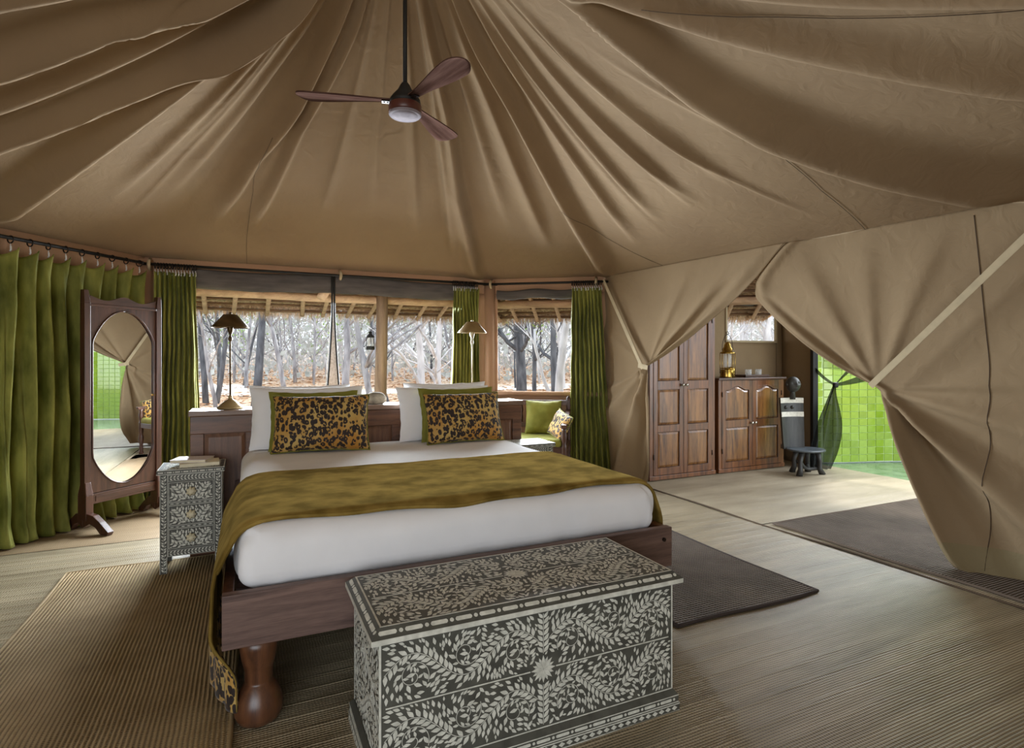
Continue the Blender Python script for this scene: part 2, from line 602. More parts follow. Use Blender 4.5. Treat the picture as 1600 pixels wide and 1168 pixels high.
def mat_thing(name, label, u0, u1, v0, v1, m, wr, nu, nv, z=0.0, cat='floor mat', clip=False, ridges=0.0):
    g = MB()

    def top(s, t):
        u, v = lerp(u0, u1, s), lerp(v0, v1, t)
        e = min(1, min(s, 1 - s) * 40, min(t, 1 - t) * 40)
        h = 0.002
        if wr:
            w = noise.noise(Vector((u * 0.35, v * 3.2, 3.3))) + 0.5 * noise.noise(Vector((u * 0.8, v * 8.5, 7.1)))
            h += wr * max(0, w) * 1.3
            if ridges:
                ph = v * 10.5 + 1.6 * noise.noise(Vector((u * 0.35, v * 0.9, 0.4)))
                c = cos(2 * pi * ph)
                if c > 0: h += ridges * c ** 5 * max(0.12, min(1, 0.55 + 1.6 * noise.noise(Vector((u * 0.5, v * 1.3, 9.1)))))
            w2 = noise.noise(Vector((u * 2.2, v * 0.5, 1.3)))
            h += wr * 0.6 * max(0, w2 - 0.15)
        if clip:
            p = W(u, v)
            k = inside_tent(p.x, p.y)
            if k < 1:
                p = Vector((APEX.x + (p.x - APEX.x) * k, APEX.y + (p.y - APEX.y) * k, 0))
                u, v = p.x * CU + p.y * SU, -p.x * SU + p.y * CU
        return (u, v, z + h * max(0.25, e))
    g.grid(nu, nv, top)
    g.grid(8, 8, lambda s, t: (top(1 - s, t)[0], top(1 - s, t)[1], z - 0.008))
    o = g.build(name, m, None, True, off=(0, 0, 0), rot=(0, 0, UA))
    return tag(o, label, cat)


mat_thing('straw_mat', 'large woven grass mat covering the tent floor under the bed and trunk', -4.2, 3.93, -2.6, 5.2,
          M['mat_straw'], 0.006, 150, 900, clip=True, ridges=0.0045)
mat_thing('straw_mat', 'browner woven mat along the window wall behind the standing mirror', -2.2, 3.2, 5.215, 6.45,
          M['mat_straw_brown'], 0.002, 60, 30, clip=True)
mat_thing('straw_mat', 'pale woven mat in front of the wooden cupboards in the annex', 3.95, 6.92, 3.5, 5.7,
          M['mat_straw_annex'], 0.011, 140, 140)
mat_thing('straw_mat', 'woven mat under the grey rug in the annex', 3.95, 6.92, 0.6, 3.485,
          M['mat_straw_annex'], 0.003, 60, 60)
mat_thing('straw_mat', 'narrow strip of mat between the bedroom mat and the wardrobe', 2.6, 3.94, 5.215, 5.9,
          M['mat_straw_annex'], 0.002, 30, 30)
cd = MB()
cd.tube([W(3.94, v, 0.006 + 0.003 * sin(v * 5)) + Vector((0.012 * sin(v * 3.1), 0, 0)) for v in [i * 0.12 - 1 for i in range(54)]], 0.007, 6)
tag(cd.build('edging_cord', M['seam'], None, True), 'thin dark cord along the seam between bedroom and annex mats', 'cord')


def wallgrid(mb, P, Q, z0, z1, nin, amp=0.006, nu=30, nz=20, seed=0.0, top=None):
    P = Vector(P); Q = Vector(Q)
    d = (Q - P)
    n = Vector((-d.y, d.x)).normalized()
    if n.dot(nin) < 0: n = -n

    def fn(s, t):
        p = P + d * s
        z = lerp(z0, z1, t)
        o = amp * noise.noise(Vector((s * d.length * 2.5 + seed, z * 0.5, seed)))
        p = p + n * o
        return (p.x, p.y, z)
    mb.grid(nu, nz, fn)


# ceiling: tent roof ------------------------------------------------
def ang(p):
    return atan2(p[1] - APEX.y, p[0] - APEX.x)


# (angle, depth, width, sharp side, where the fold starts and ends along the radius)
FOLDS = []


def afold(path, depth, width, side=1, r0=0.0, r1=1.0):
    """path: angle of the fold at a few radii"""
    FOLDS.append((path if isinstance(path, list) else [(0.5, path)], depth, width, side, r0, r1))


afold([(0.36, 1.451), (0.6, 1.489), (0.98, 1.489)], 0.15, 0.12, 1, 0.05, 1.02)
afold([(0.3, 1.52), (0.9, 1.565)], 0.09, 0.10, -1, 0.05, 0.95)
afold([(0.3, 1.68), (0.9, 1.70)], 0.04, 0.10, 1, 0.1, 0.85)
afold([(0.35, 0.999), (0.6, 1.037), (0.99, 1.055)], 0.16, 0.15, -1, 0.05, 1.02)
afold([(0.3, 1.16), (0.9, 1.20)], 0.06, 0.13, 1, 0.1, 0.9)
afold([(0.3, 1.30), (0.9, 1.33)], 0.04, 0.12, -1, 0.1, 0.8)
afold([(0.2, 0.78), (0.9, 0.86)], 0.07, 0.11, -1, 0.1, 0.9)
afold([(0.2, 0.62), (0.9, 0.70)], 0.06, 0.10, -1, 0.1, 0.82)
afold([(0.2, 0.42), (0.9, 0.52)], 0.05, 0.10, -1, 0.15, 0.8)
afold([(0.2, 0.20), (0.9, 0.32)], 0.05, 0.11, -1, 0.15, 0.75)
afold([(0.24, -0.36), (0.30, -0.25), (0.36, -0.165), (0.44, -0.10), (0.57, -0.042), (0.75, -0.024), (0.97, -0.019)], 0.17, 0.22, -1, 0.08, 1.02)
afold([(0.3, -0.42), (0.5, -0.385), (0.64, -0.358)], 0.11, 0.18, -1, 0.1, 1.0)
afold([(0.3, -0.56), (0.8, -0.56)], 0.10, 0.16, -1, 0.1, 1.0)
afold([(0.22, 2.205), (0.48, 2.318), (0.8, 2.318)], 0.09, 0.10, 1, 0.05, 0.90)
afold([(0.41, 2.375), (0.57, 2.431), (0.82, 2.431)], 0.11, 0.12, 1, 0.05, 0.88)
afold([(0.2, 2.08), (0.9, 2.10)], 0.04, 0.09, -1, 0.05, 0.8)
afold([(0.2, 1.90), (0.9, 1.88)], 0.03, 0.09, 1, 0.05, 0.75)
afold([(0.2, 2.58), (0.9, 2.62)], 0.05, 0.12, 1, 0.1, 0.8)
afold([(0.2, 2.76), (0.9, 2.76)], 0.05, 0.11, 1, 0.1, 0.85)
afold([(0.3, 3.016), (0.64, 2.978), (0.94, 2.940)], 0.14, 0.13, 1, 0.05, 1.0)
afold([(0.24, 3.016), (0.38, 3.035), (0.55, 3.129), (0.72, 3.167)], 0.13, 0.13, 1, 0.05, 1.0)
afold([(0.3, 3.25), (0.8, 3.27)], 0.07, 0.10, 1, 0.1, 1.0)
afold([(0.32, 3.336), (0.42, 3.43), (0.6, 3.40)], 0.12, 0.13, 1, 0.05, 1.0)
afold([(0.3, 3.62), (0.6, 3.60)], 0.10, 0.13, 1, 0.05, 1.0)
afold([(0.3, 3.85), (0.6, 3.85)], 0.10, 0.13, 1, 0.05, 1.0)
rnd = random.Random(3)
for k in range(22):
    th = rnd.uniform(-pi, pi)
    FOLDS.append(([(0.5, th)], rnd.uniform(0.008, 0.025), rnd.uniform(0.04, 0.09), rnd.choice((-1, 1)), rnd.uniform(0, 0.3), rnd.uniform(0.5, 0.95)))


def roof_pt(th, r):
    t, sag = poly_at(th)
    d = t * r
    x = APEX.x + cos(th) * d
    y = APEX.y + sin(th) * d
    z = APEX.z + (EAVE - APEX.z) * r - sag * sin(pi * min(1, r) ** 0.9) * 1.0
    off = 0.0
    for fa, dep, wid, side, r0, r1 in FOLDS:
        da = th - interp(fa, r)
        while da > pi: da -= 2 * pi
        while da < -pi: da += 2 * pi
        xx = da * d * side
        if abs(xx) > 0.7: continue
        w = wid * (0.12 + 0.88 * r)
        s = exp(-(xx / w) ** 2) if xx > 0 else exp(-(xx / (w * 0.5)) ** 2)
        env = sstep(r0 - 0.01, r0 + 0.2, r) * (1 - sstep(r1 - 0.22, r1 + 0.001, r)) if r1 < 1 else sstep(r0 - 0.01, r0 + 0.2, r) * (1 - 0.8 * sstep(0.9, 1.0, r))
        off += dep * s * env
    off += 0.012 * noise.noise(Vector((x * 1.3, y * 1.3, z * 1.3))) * (1 - sstep(0.9, 1, r))
    # displacement inward: down and towards the axis
    x -= cos(th) * off * 0.45
    y -= sin(th) * off * 0.45
    z -= off * 0.85
    return (x, y, z)


rf = MB()
NTH, NR = 900, 100
rf.grid(NTH, NR, lambda s, t: roof_pt(-pi + 2 * pi * s, 0.02 + 0.98 * t))
roof = rf.build('ceiling', M['canvas_roof'], None, True)
tag(roof, kind='structure')


def roof_seam(pts, n=40, r=0.0018):
    """stitched seam lying just under the roof cloth; pts are (angle, radius)"""
    P = []
    for i in range(n + 1):
        th = interp([(k / (len(pts) - 1), p[0]) for k, p in enumerate(pts)], i / n)
        rr = interp([(k / (len(pts) - 1), p[1]) for k, p in enumerate(pts)], i / n)
        x, y, z = roof_pt(th, rr)
        P.append((x, y, z - 0.006))
    s = MB()
    s.tube(P, r, 5)
    return s.build('seam', M['seam'], roof, True)


SEAMS = [[(-0.0754, 0.44), (-0.0377, 0.47), (0.0377, 0.6), (0.15, 0.80), (0.235, 1.0)], [(1.037, 0.64), (0.961, 0.81), (0.829, 1.0)],
         [(2.43, 0.5), (2.4316, 0.57), (2.375, 0.69), (2.281, 1.0)], [(-0.44, 0.30), (-0.4524, 0.38), (-0.4712, 0.45), (-0.4901, 0.5), (-0.53, 0.6)]]
for sm in SEAMS: roof_seam(sm)

# walls -------------------------------------------------------------
CI = Vector((-0.6, 3.2))
DM = (R_ - L_).normalized()
NM = Vector((DM.y, -DM.x))
if NM.dot(CI - L_) < 0: NM = -NM
LM = (R_ - L_).length


def onm(a, off=0.0, z=0.0):
    p = L_ + DM * a + NM * off
    return Vector((p.x, p.y, z))


wb = MB()
c0, c1 = 0.30, LM - 0.20
wallgrid(wb, L_, R_, 2.20, EAVE, NM, 0.004)
wallgrid(wb, L_, L_ + DM * c0, 0.42, 2.20, NM, 0.02)
wallgrid(wb, L_ + DM * c1, R_, 0.42, 2.20, NM, 0.02)
wallgrid(wb, L_, R_, -0.01, 0.42, NM, 0.01)
tag(wb.build('wall_back', M['canvas_peach'], None, True, solid=0.012), kind='structure')

DR = (A - R_).normalized()
NRr = Vector((DR.y, -DR.x))
if NRr.dot(CI - R_) < 0: NRr = -NRr
LR = (A - R_).length


def onr(a, off=0.0, z=0.0):
    p = R_ + DR * a + NRr * off
    return Vector((p.x, p.y, z))


wr_ = MB()
wallgrid(wr_, R_, A, 2.20, EAVE, NRr, 0.004)
wallgrid(wr_, R_, R_ + DR * 0.10, 0.985, 2.20, NRr, 0.008)
wallgrid(wr_, R_ + DR * (LR - 0.42), A, 0.985, 2.20, NRr, 0.02)
wallgrid(wr_, R_, A, -0.01, 0.985, NRr, 0.01)
tag(wr_.build('wall_back_right', M['canvas_peach'], None, True, solid=0.012), kind='structure')
sl = MB()
sl.tube([onr(0.0, 0.03, 0.985), onr(LR, 0.03, 0.985)], 0.03, 10)
tag(sl.build('trim_1', M['canvas_peach'], None, True), kind='structure')
for (P0, off) in ((L_, 0), (R_, 0)):
    c = MB()
    c.tube([(P0.x, P0.y, 0.0), (P0.x, P0.y, 1.2), (P0.x, P0.y, 2.36)], 0.075, 14)
    tag(c.build('trim_2' if P0 is L_ else 'trim_3', M['canvas_peach'], None, True), kind='structure')

wl = MB()
LL = [Vector((-4.25, 2.6)), L2, L_]
for P, Q in zip(LL, LL[1:]):
    wallgrid(wl, P, Q, -0.01, EAVE, CI - P, 0.01)
tag(wl.build('wall_left', M['canvas_peach'], None, True, solid=0.012), kind='structure')
wf = MB()
for i in (1, 2):
    wallgrid(wf, POLY[i], POLY[i + 1], -0.01, EAVE, CI - POLY[i], 0.02)
wallgrid(wf, POLY[3], POLY[4], -0.01, EAVE, CI - POLY[3], 0.02)
for i in (5, 6):
    wallgrid(wf, POLY[i], POLY[i + 1], -0.01, EAVE, CI - POLY[i], 0.02)
tag(wf.build('wall_front', M['canvas_wall'], None, True, solid=0.012), kind='structure')

# canvas flaps of the tied-back partition -----------------------------
def interp2(pts, t):
    acc = [0]
    for p, q in zip(pts, pts[1:]):
        acc.append(acc[-1] + hypot(q[0] - p[0], q[1] - p[1]))
    T = t * acc[-1]
    return (interp([(a, p[0]) for a, p in zip(acc, pts)], T), interp([(a, p[1]) for a, p in zip(acc, pts)], T))


def onab(a, z, off=0.0):
    p = A + DAB * a + NAB * off
    return (p.x, p.y, z)


def smooth_pts(pts, it=2):
    for _ in range(it):
        q = [pts[0]]
        for a, b in zip(pts, pts[1:]):
            q += [(a[0] * .75 + b[0] * .25, a[1] * .75 + b[1] * .25), (a[0] * .25 + b[0] * .75, a[1] * .25 + b[1] * .75)]
        q.append(pts[-1])
        pts = q
    return pts


FE_L = [(2.24, 2.385)] + smooth_pts([(2.18, 2.33), (1.84, 2.00), (1.50, 1.77), (1.05, 1.50), (0.66, 1.33)]) + smooth_pts([(0.66, 1.31), (0.73, 0.85), (0.74, 0.31), (0.62, 0.06)])
TIE_L = (0.66, 1.32)
IN_L = [(-0.06, 2.385), (-0.05, 2.2), (-0.05, 1.9), (-0.05, 1.4), (-0.05, 0.8), (-0.05, 0.06)]


def ffold(a, z, tie, folds):
    dx, dz = a - tie[0], z - tie[1]
    dist = hypot(dx, dz)
    an = math.degrees(atan2(dz, dx)) % 360
    o = 0
    for fa, dep, wid in folds:
        d = (an - fa + 180) % 360 - 180
        x = d / wid
        s = exp(-x * x) if x > 0 else exp(-(x / 0.5) ** 2)
        o += dep * s
    return o * min(1, dist / 0.35)


FL = [(222, 0.05, 12), (250, 0.09, 9), (264, -0.05, 6), (275, 0.06, 8), (205, 0.03, 8), (150, 0.02, 10), (120, 0.03, 8), (60, 0.025, 7), (40, 0.04, 4), (33, -0.03, 4)]


def flapL(s, t):
    a0, z0 = interp2(IN_L, t)
    a1, z1 = interp2(FE_L, t)
    a, z = lerp(a0, a1, s), lerp(z0, z1, s)
    o = ffold(a, z, TIE_L, FL)
    top = sstep(EAVE, EAVE - 0.35, z)
    o = o * (1 if z < EAVE - 0.35 else max(0, (EAVE - z) / 0.35))
    roll = 0.05 * exp(-((s - 0.93) / 0.045) ** 2) - 0.02 * exp(-((s - 0.83) / 0.03) ** 2)
    o += roll * (0.2 + min(1, (EAVE - z) * 2)) * (1 if t < 0.62 else 0.3)
    o += 0.008 * noise.noise(Vector((a * 3, z * 3, 1)))
    return onab(a, z, 0.04 + o)


f1 = MB()
f1.grid(110, 150, flapL)
flap1 = f1.build('canvas_flap', M['canvas_wall'], None, True, solid=0.004)
tag(flap1, 'tan canvas door flap tied back beside the green curtain, left of the annex opening', 'tent flap')

FE_R = [(2.24, 2.385)] + smooth_pts([(2.20, 2.36), (1.86, 2.03), (2.06, 1.81), (2.36, 1.56), (2.66, 1.36), (2.96, 1.19)]) + smooth_pts([(2.98, 1.17), (3.05, 0.95), (3.14, 0.68), (3.28, 0.35), (3.44, 0.03), (3.52, 0.015)])
TIE_R = (2.97, 1.18)
IN_R = [(4.62, 2.385), (4.62, 1.9), (4.62, 1.5), (4.62, 1.0), (4.62, 0.5), (4.62, 0.012)]
FRF = [(292, 0.07, 5), (306, -0.07, 8), (318, 0.10, 7), (333, -0.03, 8), (345, 0.04, 7), (5, 0.03, 8), (150, 0.05, 6), (141, -0.03, 4), (120, 0.03, 9), (95, 0.02, 8), (70, 0.025, 8)]


def flapR(s, t):
    a0, z0 = interp2(FE_R, t)
    a1, z1 = interp2(IN_R, t)
    a, z = lerp(a0, a1, s), lerp(z0, z1, s)
    o = ffold(a, z, TIE_R, FRF)
    o = o * (1 if z < EAVE - 0.35 else max(0, (EAVE - z) / 0.35))
    o *= (1 - sstep(3.9, 4.6, a) * 0.8)
    o += 0.035 * exp(-((s - 0.03) / 0.02) ** 2)
    o += 0.014 * noise.noise(Vector((a * 1.7, z * 1.7, 5)))
    return onab(a, z, 0.0 + o)


f2 = MB()
f2.grid(130, 130, flapR)
flap2 = f2.build('canvas_flap', M['canvas_wall'], None, True, solid=0.004)
tag(flap2, 'big tan canvas door flap on the right, tied back and sweeping down to the floor', 'tent flap')


def strap(mb, p0, p1, w=0.035, off=0.1, n=12, bow=0.0):
    d = Vector((p1[0] - p0[0], p1[1] - p0[1])).normalized()
    nx = Vector((-d.y, d.x)) * w / 2

    def fn(s, t, o):
        a = lerp(p0[0], p1[0], s) + nx.x * (2 * t - 1)
        z = lerp(p0[1], p1[1], s) + nx.y * (2 * t - 1)
        return onab(a, z, o + off + bow * sin(pi * s))
    mb.grid(n, 1, lambda s, t: fn(s, t, 0))
    mb.grid(n, 1, lambda s, t: fn(s, 1 - t, 0.004))


s1 = MB(); strap(s1, (0.02, 2.33), (0.66, 1.30), 0.04, 0.12)
s1.build('strap', M['strap'], flap1)
s1 = MB(); strap(s1, (0.60, 1.335), (0.74, 1.31), 0.05, 0.125)
s1.build('strap_loop', M['strap'], flap1)
s2 = MB(); strap(s2, (4.08, 2.37), (2.98, 1.205), 0.045, 0.14)
s2.build('strap', M['strap'], flap2)
sm_ = MB()
sp_ = []
for i in range(61):
    t = 0.02 + 0.96 * i / 60
    lo, hi = 0.0, 1.0
    for _ in range(22):
        mid = (lo + hi) / 2
        q = flapR(mid, t)
        a_ = (Vector((q[0], q[1])) - A).dot(DAB)
        want = interp([(0.02, 3.61), (1.28, 3.64), (2.36, 3.55)], q[2])
        if a_ < want: lo = mid
        else: hi = mid
    q = flapR(lo, t)
    sp_.append((q[0] + NAB.x * 0.004, q[1] + NAB.y * 0.004, q[2]))
sm_.tube(sp_, 0.003, 5)
sm_.build('seam', M['seam'], flap2, True)
hm = MB()
hm.grid(60, 4, lambda s, t: tuple(Vector(flapR(0.0 + s, 0.925 + 0.075 * t)) + Vector((NAB.x, NAB.y, 0)) * 0.006))
hm.build('hem', mat_canvas('canvas_hem', srgb(132, 118, 88), srgb(142, 128, 98)), flap2, True)

# annex: ceiling and walls -----------------------------------------------
an = MB()
E1, E0 = W(6.85, 5.72), W(3.97, 5.72)
PST = Vector((3.875, 7.40))
an.add([(A.x, A.y, 2.42), (B.x, B.y, 2.42), (6.0, 3.6, 2.5), (4.75, 6.3, 2.5), (PST.x, PST.y, 2.5), (E1.x, E1.y, 2.5), (E0.x, E0.y, 2.5)], [(0, 1, 2, 3, 4, 5, 6)])
tag(an.build('ceiling_annex', M['canvas_wall'], solid=0.01), kind='structure')
wa = MB()


def annex_seg(u0, u1, z0, z1, amp=0.012, nu=30, nz=24):
    wallgrid(wa, W(u0, 5.72).xy, W(u1, 5.72).xy, z0, z1, Vector((SU, -CU)), amp, nu, nz)


annex_seg(3.97, 5.78, -0.01, 2.52)
annex_seg(5.78, 6.74, 2.20, 2.52)
annex_seg(5.78, 6.74, -0.01, 1.63)
annex_seg(6.74, 6.85, -0.01, 2.52)
wallgrid(wa, E1.xy, PST, -0.01, 2.52, Vector((-1, -0.2)), 0.05, 24, 20)
tag(wa.build('wall_annex', M['canvas_wall'], None, True, solid=0.01), kind='structure')
wfm = MB()
for a, b_2 in (((5.78, 1.63), (6.74, 1.655)), ((5.78, 2.175), (6.74, 2.20)), ((5.78, 1.63), (5.805, 2.2)), ((6.715, 1.63), (6.74, 2.2))):
    wfm.box((a[0], 5.70, a[1]), (b_2[0], 5.735, b_2[1]))
tag(wfm.build('window_2', M['strap'], rot=(0, 0, UA)), kind='structure')
rb = MB()
rb.tube([W(5.8, 5.66, 2.19), W(6.3, 5.66, 2.165), W(6.72, 5.66, 2.19)], 0.055, 10)
tag(rb.build('rolled_blind', M['blind'], None, True), 'short rolled dark blind above the small annex window', 'blind')
ps = MB()
ps.box((-0.035, -0.035, -0.01), (0.035, 0.035, 2.45))
o = ps.build('shower_door_post', M['black'], bevel=0.006, loc=(3.915, 7.38, 0))
tag(o, 'black square post at the edge of the green shower opening', 'post')
# ---------------------------------------------------------------- rugs
def rug(name, label, u0, u1, v0, v1, m, border_m, ribs=None, z=0.009, wav=0.01):
    uc, vc = (u0 + u1) / 2, (v0 + v1) / 2
    root = thing(name, label, 'rug', W(uc, vc, 0), UA)
    g = MB()

    def top(s, t):
        u = lerp(u0, u1, s) + wav * sin(t * 9 + s * 2)
        v = lerp(v0, v1, t) + wav * sin(s * 7)
        h = 0.012
        if ribs:
            wob = 0.25 * noise.noise(Vector((u * 3, v * 2, 0))) + 0.012 * sin(v * 9)
            h += 0.0035 * abs(sin(pi * ((u + wob * 0.05) / ribs)))
        h += 0.004 * noise.noise(Vector((u * 4, v * 4, 2)))
        return (u, v, z + h)
    if ribs:
        g.grid(int((u1 - u0) / ribs * 5), 140, top)
    else:
        g.grid(60, 60, top)
    g.build('pile', m, root, True, off=(uc, vc, 0))
    b = MB()
    P = [(u0, v0), (u1, v0), (u1, v1), (u0, v1), (u0, v0)]
    pts = []
    for (a, c), (d, e) in zip(P, P[1:]):
        for i in range(24):
            k = i / 24
            s, t = (lerp(a, d, k) - u0) / (u1 - u0), (lerp(c, e, k) - v0) / (v1 - v0)
            pts.append((lerp(a, d, k) + wav * sin(t * 9 + s * 2), lerp(c, e, k) + wav * sin(s * 7), z + 0.008))
    pts.append(pts[0])
    b.tube(pts, 0.010, 8)
    b.build('binding', border_m, root, True, off=(uc, vc, 0))
    return root


rug('jute_rug', 'golden brown ribbed jute rug on the left side of the bed', -1.07, -0.06, 0.55, 4.54, M['jute'], mat_plain('jute_edge', srgb(150, 128, 92), 0.9), ribs=0.0175)
rug('woven_rug', 'dark grey brown rug on the right side of the bed', 2.02, 3.08, 2.32, 4.56, M['rug_dark'], mat_plain('rug_edge', srgb(60, 50, 46), 0.9))
rug('woven_rug', 'grey brown rug in the annex beyond the mat seam', 4.02, 6.2, 1.6, 3.44, M['rug_dark'], mat_plain('rug_edge2', srgb(96, 82, 70), 0.9), z=0.006)

# ---------------------------------------------------------------- bed
bed = thing('bed', 'wide dark wooden bed frame with bulbous turned feet', 'bed', W(0.95, 3.4), UA)
BO = (0.95, 3.4, 0)
r1 = MB(); r1.box((-0.09, 2.33, 0.332), (1.99, 2.375, 0.533)); r1.build('foot_rail', M['bed_wood'], bed, bevel=0.004, off=BO)
r1 = MB(); r1.box((-0.09, 2.376, 0.332), (-0.05, 4.55, 0.528)); r1.build('side_rail', M['bed_wood_red'], bed, bevel=0.004, off=BO)
r1 = MB(); r1.box((1.95, 2.376, 0.332), (1.99, 4.55, 0.528)); r1.build('side_rail', M['bed_wood_red'], bed, bevel=0.004, off=BO)
r1 = MB(); r1.box((-0.05, 4.50, 0.332), (1.95, 4.55, 0.52)); r1.build('head_rail', M['bed_wood'], bed, bevel=0.004, off=BO)
r1 = MB()
for k in range(14): r1.box((-0.045, 2.40 + k * 0.15, 0.47), (1.945, 2.50 + k * 0.15, 0.495))
tag(r1.build('slats', M['bed_wood'], bed, off=BO), kind='stuff')
LEGP = [(0.055, 0.0), (0.075, 0.012), (0.086, 0.035), (0.089, 0.06), (0.084, 0.09), (0.072, 0.12), (0.058, 0.143), (0.052, 0.152),
        (0.049, 0.156), (0.051, 0.165), (0.051, 0.20), (0.053, 0.206), (0.053, 0.214), (0.056, 0.22), (0.063, 0.25), (0.069, 0.29), (0.072, 0.332)]
lm_ = MB(); lm_.lathe(LEGP, (0, 0, 0), 32)
leg_me = lm_.mesh('leg', M['bed_wood_red'], True)
for (u, v) in ((0.035, 2.42), (1.865, 2.42), (0.035, 4.42), (1.865, 4.42)):
    o = link('leg', leg_me, bed); o.location = (u - 0.95, v - 3.4, 0.004)
bp_ = MB()
for z_ in (0.36, 0.50): bp_.lathe([(0.009, -0.004), (0.009, 0.004)], (1.93, 2.326, z_), 12)
for x_ in (1.93,): pass
bl_ = MB(); bl_.tube([(1.935, 2.331, 0.475), (1.935, 2.322, 0.475)], 0.010, 12); bl_.build('bolt', M['iron'], bed, off=BO)


def round_axis(lo, hi, r, nc, nm):
    a = [lo + r * (1 - cos(pi / 2 * i / nc)) for i in range(nc)] + [lerp(lo + r, hi - r, i / nm) for i in range(nm + 1)] + \
        [hi - r * (1 - cos(pi / 2 * (nc - 1 - i) / nc)) for i in range(nc)]
    return a


def rounded_box(mb, lo, hi, r, nc=6, nm=18, disp=None):
    ax = [round_axis(lo[i], hi[i], r, nc, nm) for i in range(3)]
    idx = {}
    vs, fs = [], []

    def vid(i, j, k):
        key = (i, j, k)
        if key in idx: return idx[key]
        p = Vector((ax[0][i], ax[1][j], ax[2][k]))
        q = Vector([max(lo[c] + r, min(hi[c] - r, p[c])) for c in range(3)])
        d = p - q
        if d.length > 1e-7:
            e = Vector([abs(x) / r for x in d])
            # cube to sphere
            mxx = max(e)
            p = q + d.normalized() * r * mxx
        if disp: p = disp(p)
        idx[key] = len(vs)
        vs.append(p)
        return idx[key]
    n = [len(a) - 1 for a in ax]
    for i in range(n[0]):
        for j in range(n[1]):
            fs.append((vid(i, j, 0), vid(i, j + 1, 0), vid(i + 1, j + 1, 0), vid(i + 1, j, 0)))
            fs.append((vid(i, j, n[2]), vid(i + 1, j, n[2]), vid(i + 1, j + 1, n[2]), vid(i, j + 1, n[2])))
    for i in range(n[0]):
        for k in range(n[2]):
            fs.append((vid(i, 0, k), vid(i + 1, 0, k), vid(i + 1, 0, k + 1), vid(i, 0, k + 1)))
            fs.append((vid(i, n[1], k), vid(i, n[1], k + 1), vid(i + 1, n[1], k + 1), vid(i + 1, n[1], k)))
    for j in range(n[1]):
        for k in range(n[2]):
            fs.append((vid(0, j, k), vid(0, j, k + 1), vid(0, j + 1, k + 1), vid(0, j + 1, k)))
            fs.append((vid(n[0], j, k), vid(n[0], j + 1, k), vid(n[0], j + 1, k + 1), vid(n[0], j, k + 1)))
    mb.add(vs, fs)


def mdisp(p):
    # gathered sheet: creases towards the lower edges and corners, soft belly at the foot
    u, v, z = p
    low = 1 - sstep(0.52, 0.68, z)
    side = max(sstep(2.50, 2.42, v), sstep(0.06, -0.02, u), sstep(1.84, 1.93, u))
    c = noise.noise(Vector((u * 9 + v * 5, (u - v) * 3, z * 2)))
    k = 0.008 * noise.noise(Vector((u * 2.5, v * 2.5, z * 3)))
    corner = exp(-((u + 0.02) ** 2 + (v - 2.42) ** 2) / 0.02) + exp(-((u - 1.92) ** 2 + (v - 2.42) ** 2) / 0.02)
    o = side * (0.010 * c * (0.4 + low) + corner * 0.012 * sin(u * 60 + v * 60 + z * 14))
    bulge = 0.015 * sin(pi * (z - 0.49) / 0.26) * side
    n = Vector((0, 0, 0))
    if v < 2.5: n.y = -1
    if u < 0.06: n.x = -1
    if u > 1.84: n.x = 1
    if n.length > 0: n.normalize()
    return Vector((u, v, z + k * sstep(0.56, 0.70, z))) + n * (o + bulge)


mt = MB()
rounded_box(mt, (-0.035, 2.395, 0.49), (1.935, 4.56, 0.752), 0.085, 7, 34, mdisp)
mt_o = mt.build('mattress', M['linen'], None, True, off=BO, loc=W(0.95, 3.4), rot=(0, 0, UA))
tag(mt_o, 'thick mattress under a smooth white sheet on the wooden bed', 'mattress')

# folded bed runner
XS = [(-0.118, 0.075), (-0.120, 0.17), (-0.122, 0.30), (-0.125, 0.42), (-0.126, 0.53), (-0.115, 0.59), (-0.085, 0.655), (-0.052, 0.715),
      (-0.015, 0.748), (0.04, 0.764), (0.12, 0.768), (0.6, 0.768), (1.2, 0.768), (1.78, 0.768), (1.86, 0.764), (1.92, 0.745),
      (1.965, 0.70), (1.995, 0.63), (2.018, 0.545), (2.02, 0.45), (2.02, 0.30), (2.02, 0.16)]
ACC = [0]
for p, q in zip(XS, XS[1:]): ACC.append(ACC[-1] + hypot(q[0] - p[0], q[1] - p[1]))
XS_N = 150


def runner_pt(l, t):
    L = l * ACC[-1]
    u = interp(list(zip(ACC, [p[0] for p in XS])), L)
    z = interp(list(zip(ACC, [p[1] for p in XS])), L)
    v = lerp(2.435, 3.41, t) + 0.012 * sin(u * 4 + 1) + 0.006 * sin(u * 13)
    # narrower and fluted where it hangs on the left
    h = sstep(0.62, 0.2, z) if u < 0.5 else 0
    v = lerp(v, 2.36 + (v - 2.42) * 0.80, h)
    flute = sin(t * 2 * pi * 3.2 + 0.6)
    dz = 0.016 * flute * sstep(0.56, 0.15, z)
    if u < 0.5: u -= abs(dz) + dz * 0.3
    else: u += abs(dz)
    if u < 0.5:
        u += 0.09 * sstep(0.36, 0.18, z) * max(0.0, 1 - t / 0.3) ** 1.3
        v -= 0.02 * sstep(0.36, 0.18, z) * sin(pi * min(1, t / 0.3))
    if v < 2.48 and z > 0.60:
        z -= 0.5 * (2.49 - v) ** 2 / 0.09 * 1.1 + 0.0
    z += 0.003 * noise.noise(Vector((u * 5, v * 5, 4))) * (z > 0.6)
    if z > 0.70 : z += 0.004
    return (u, v, z)


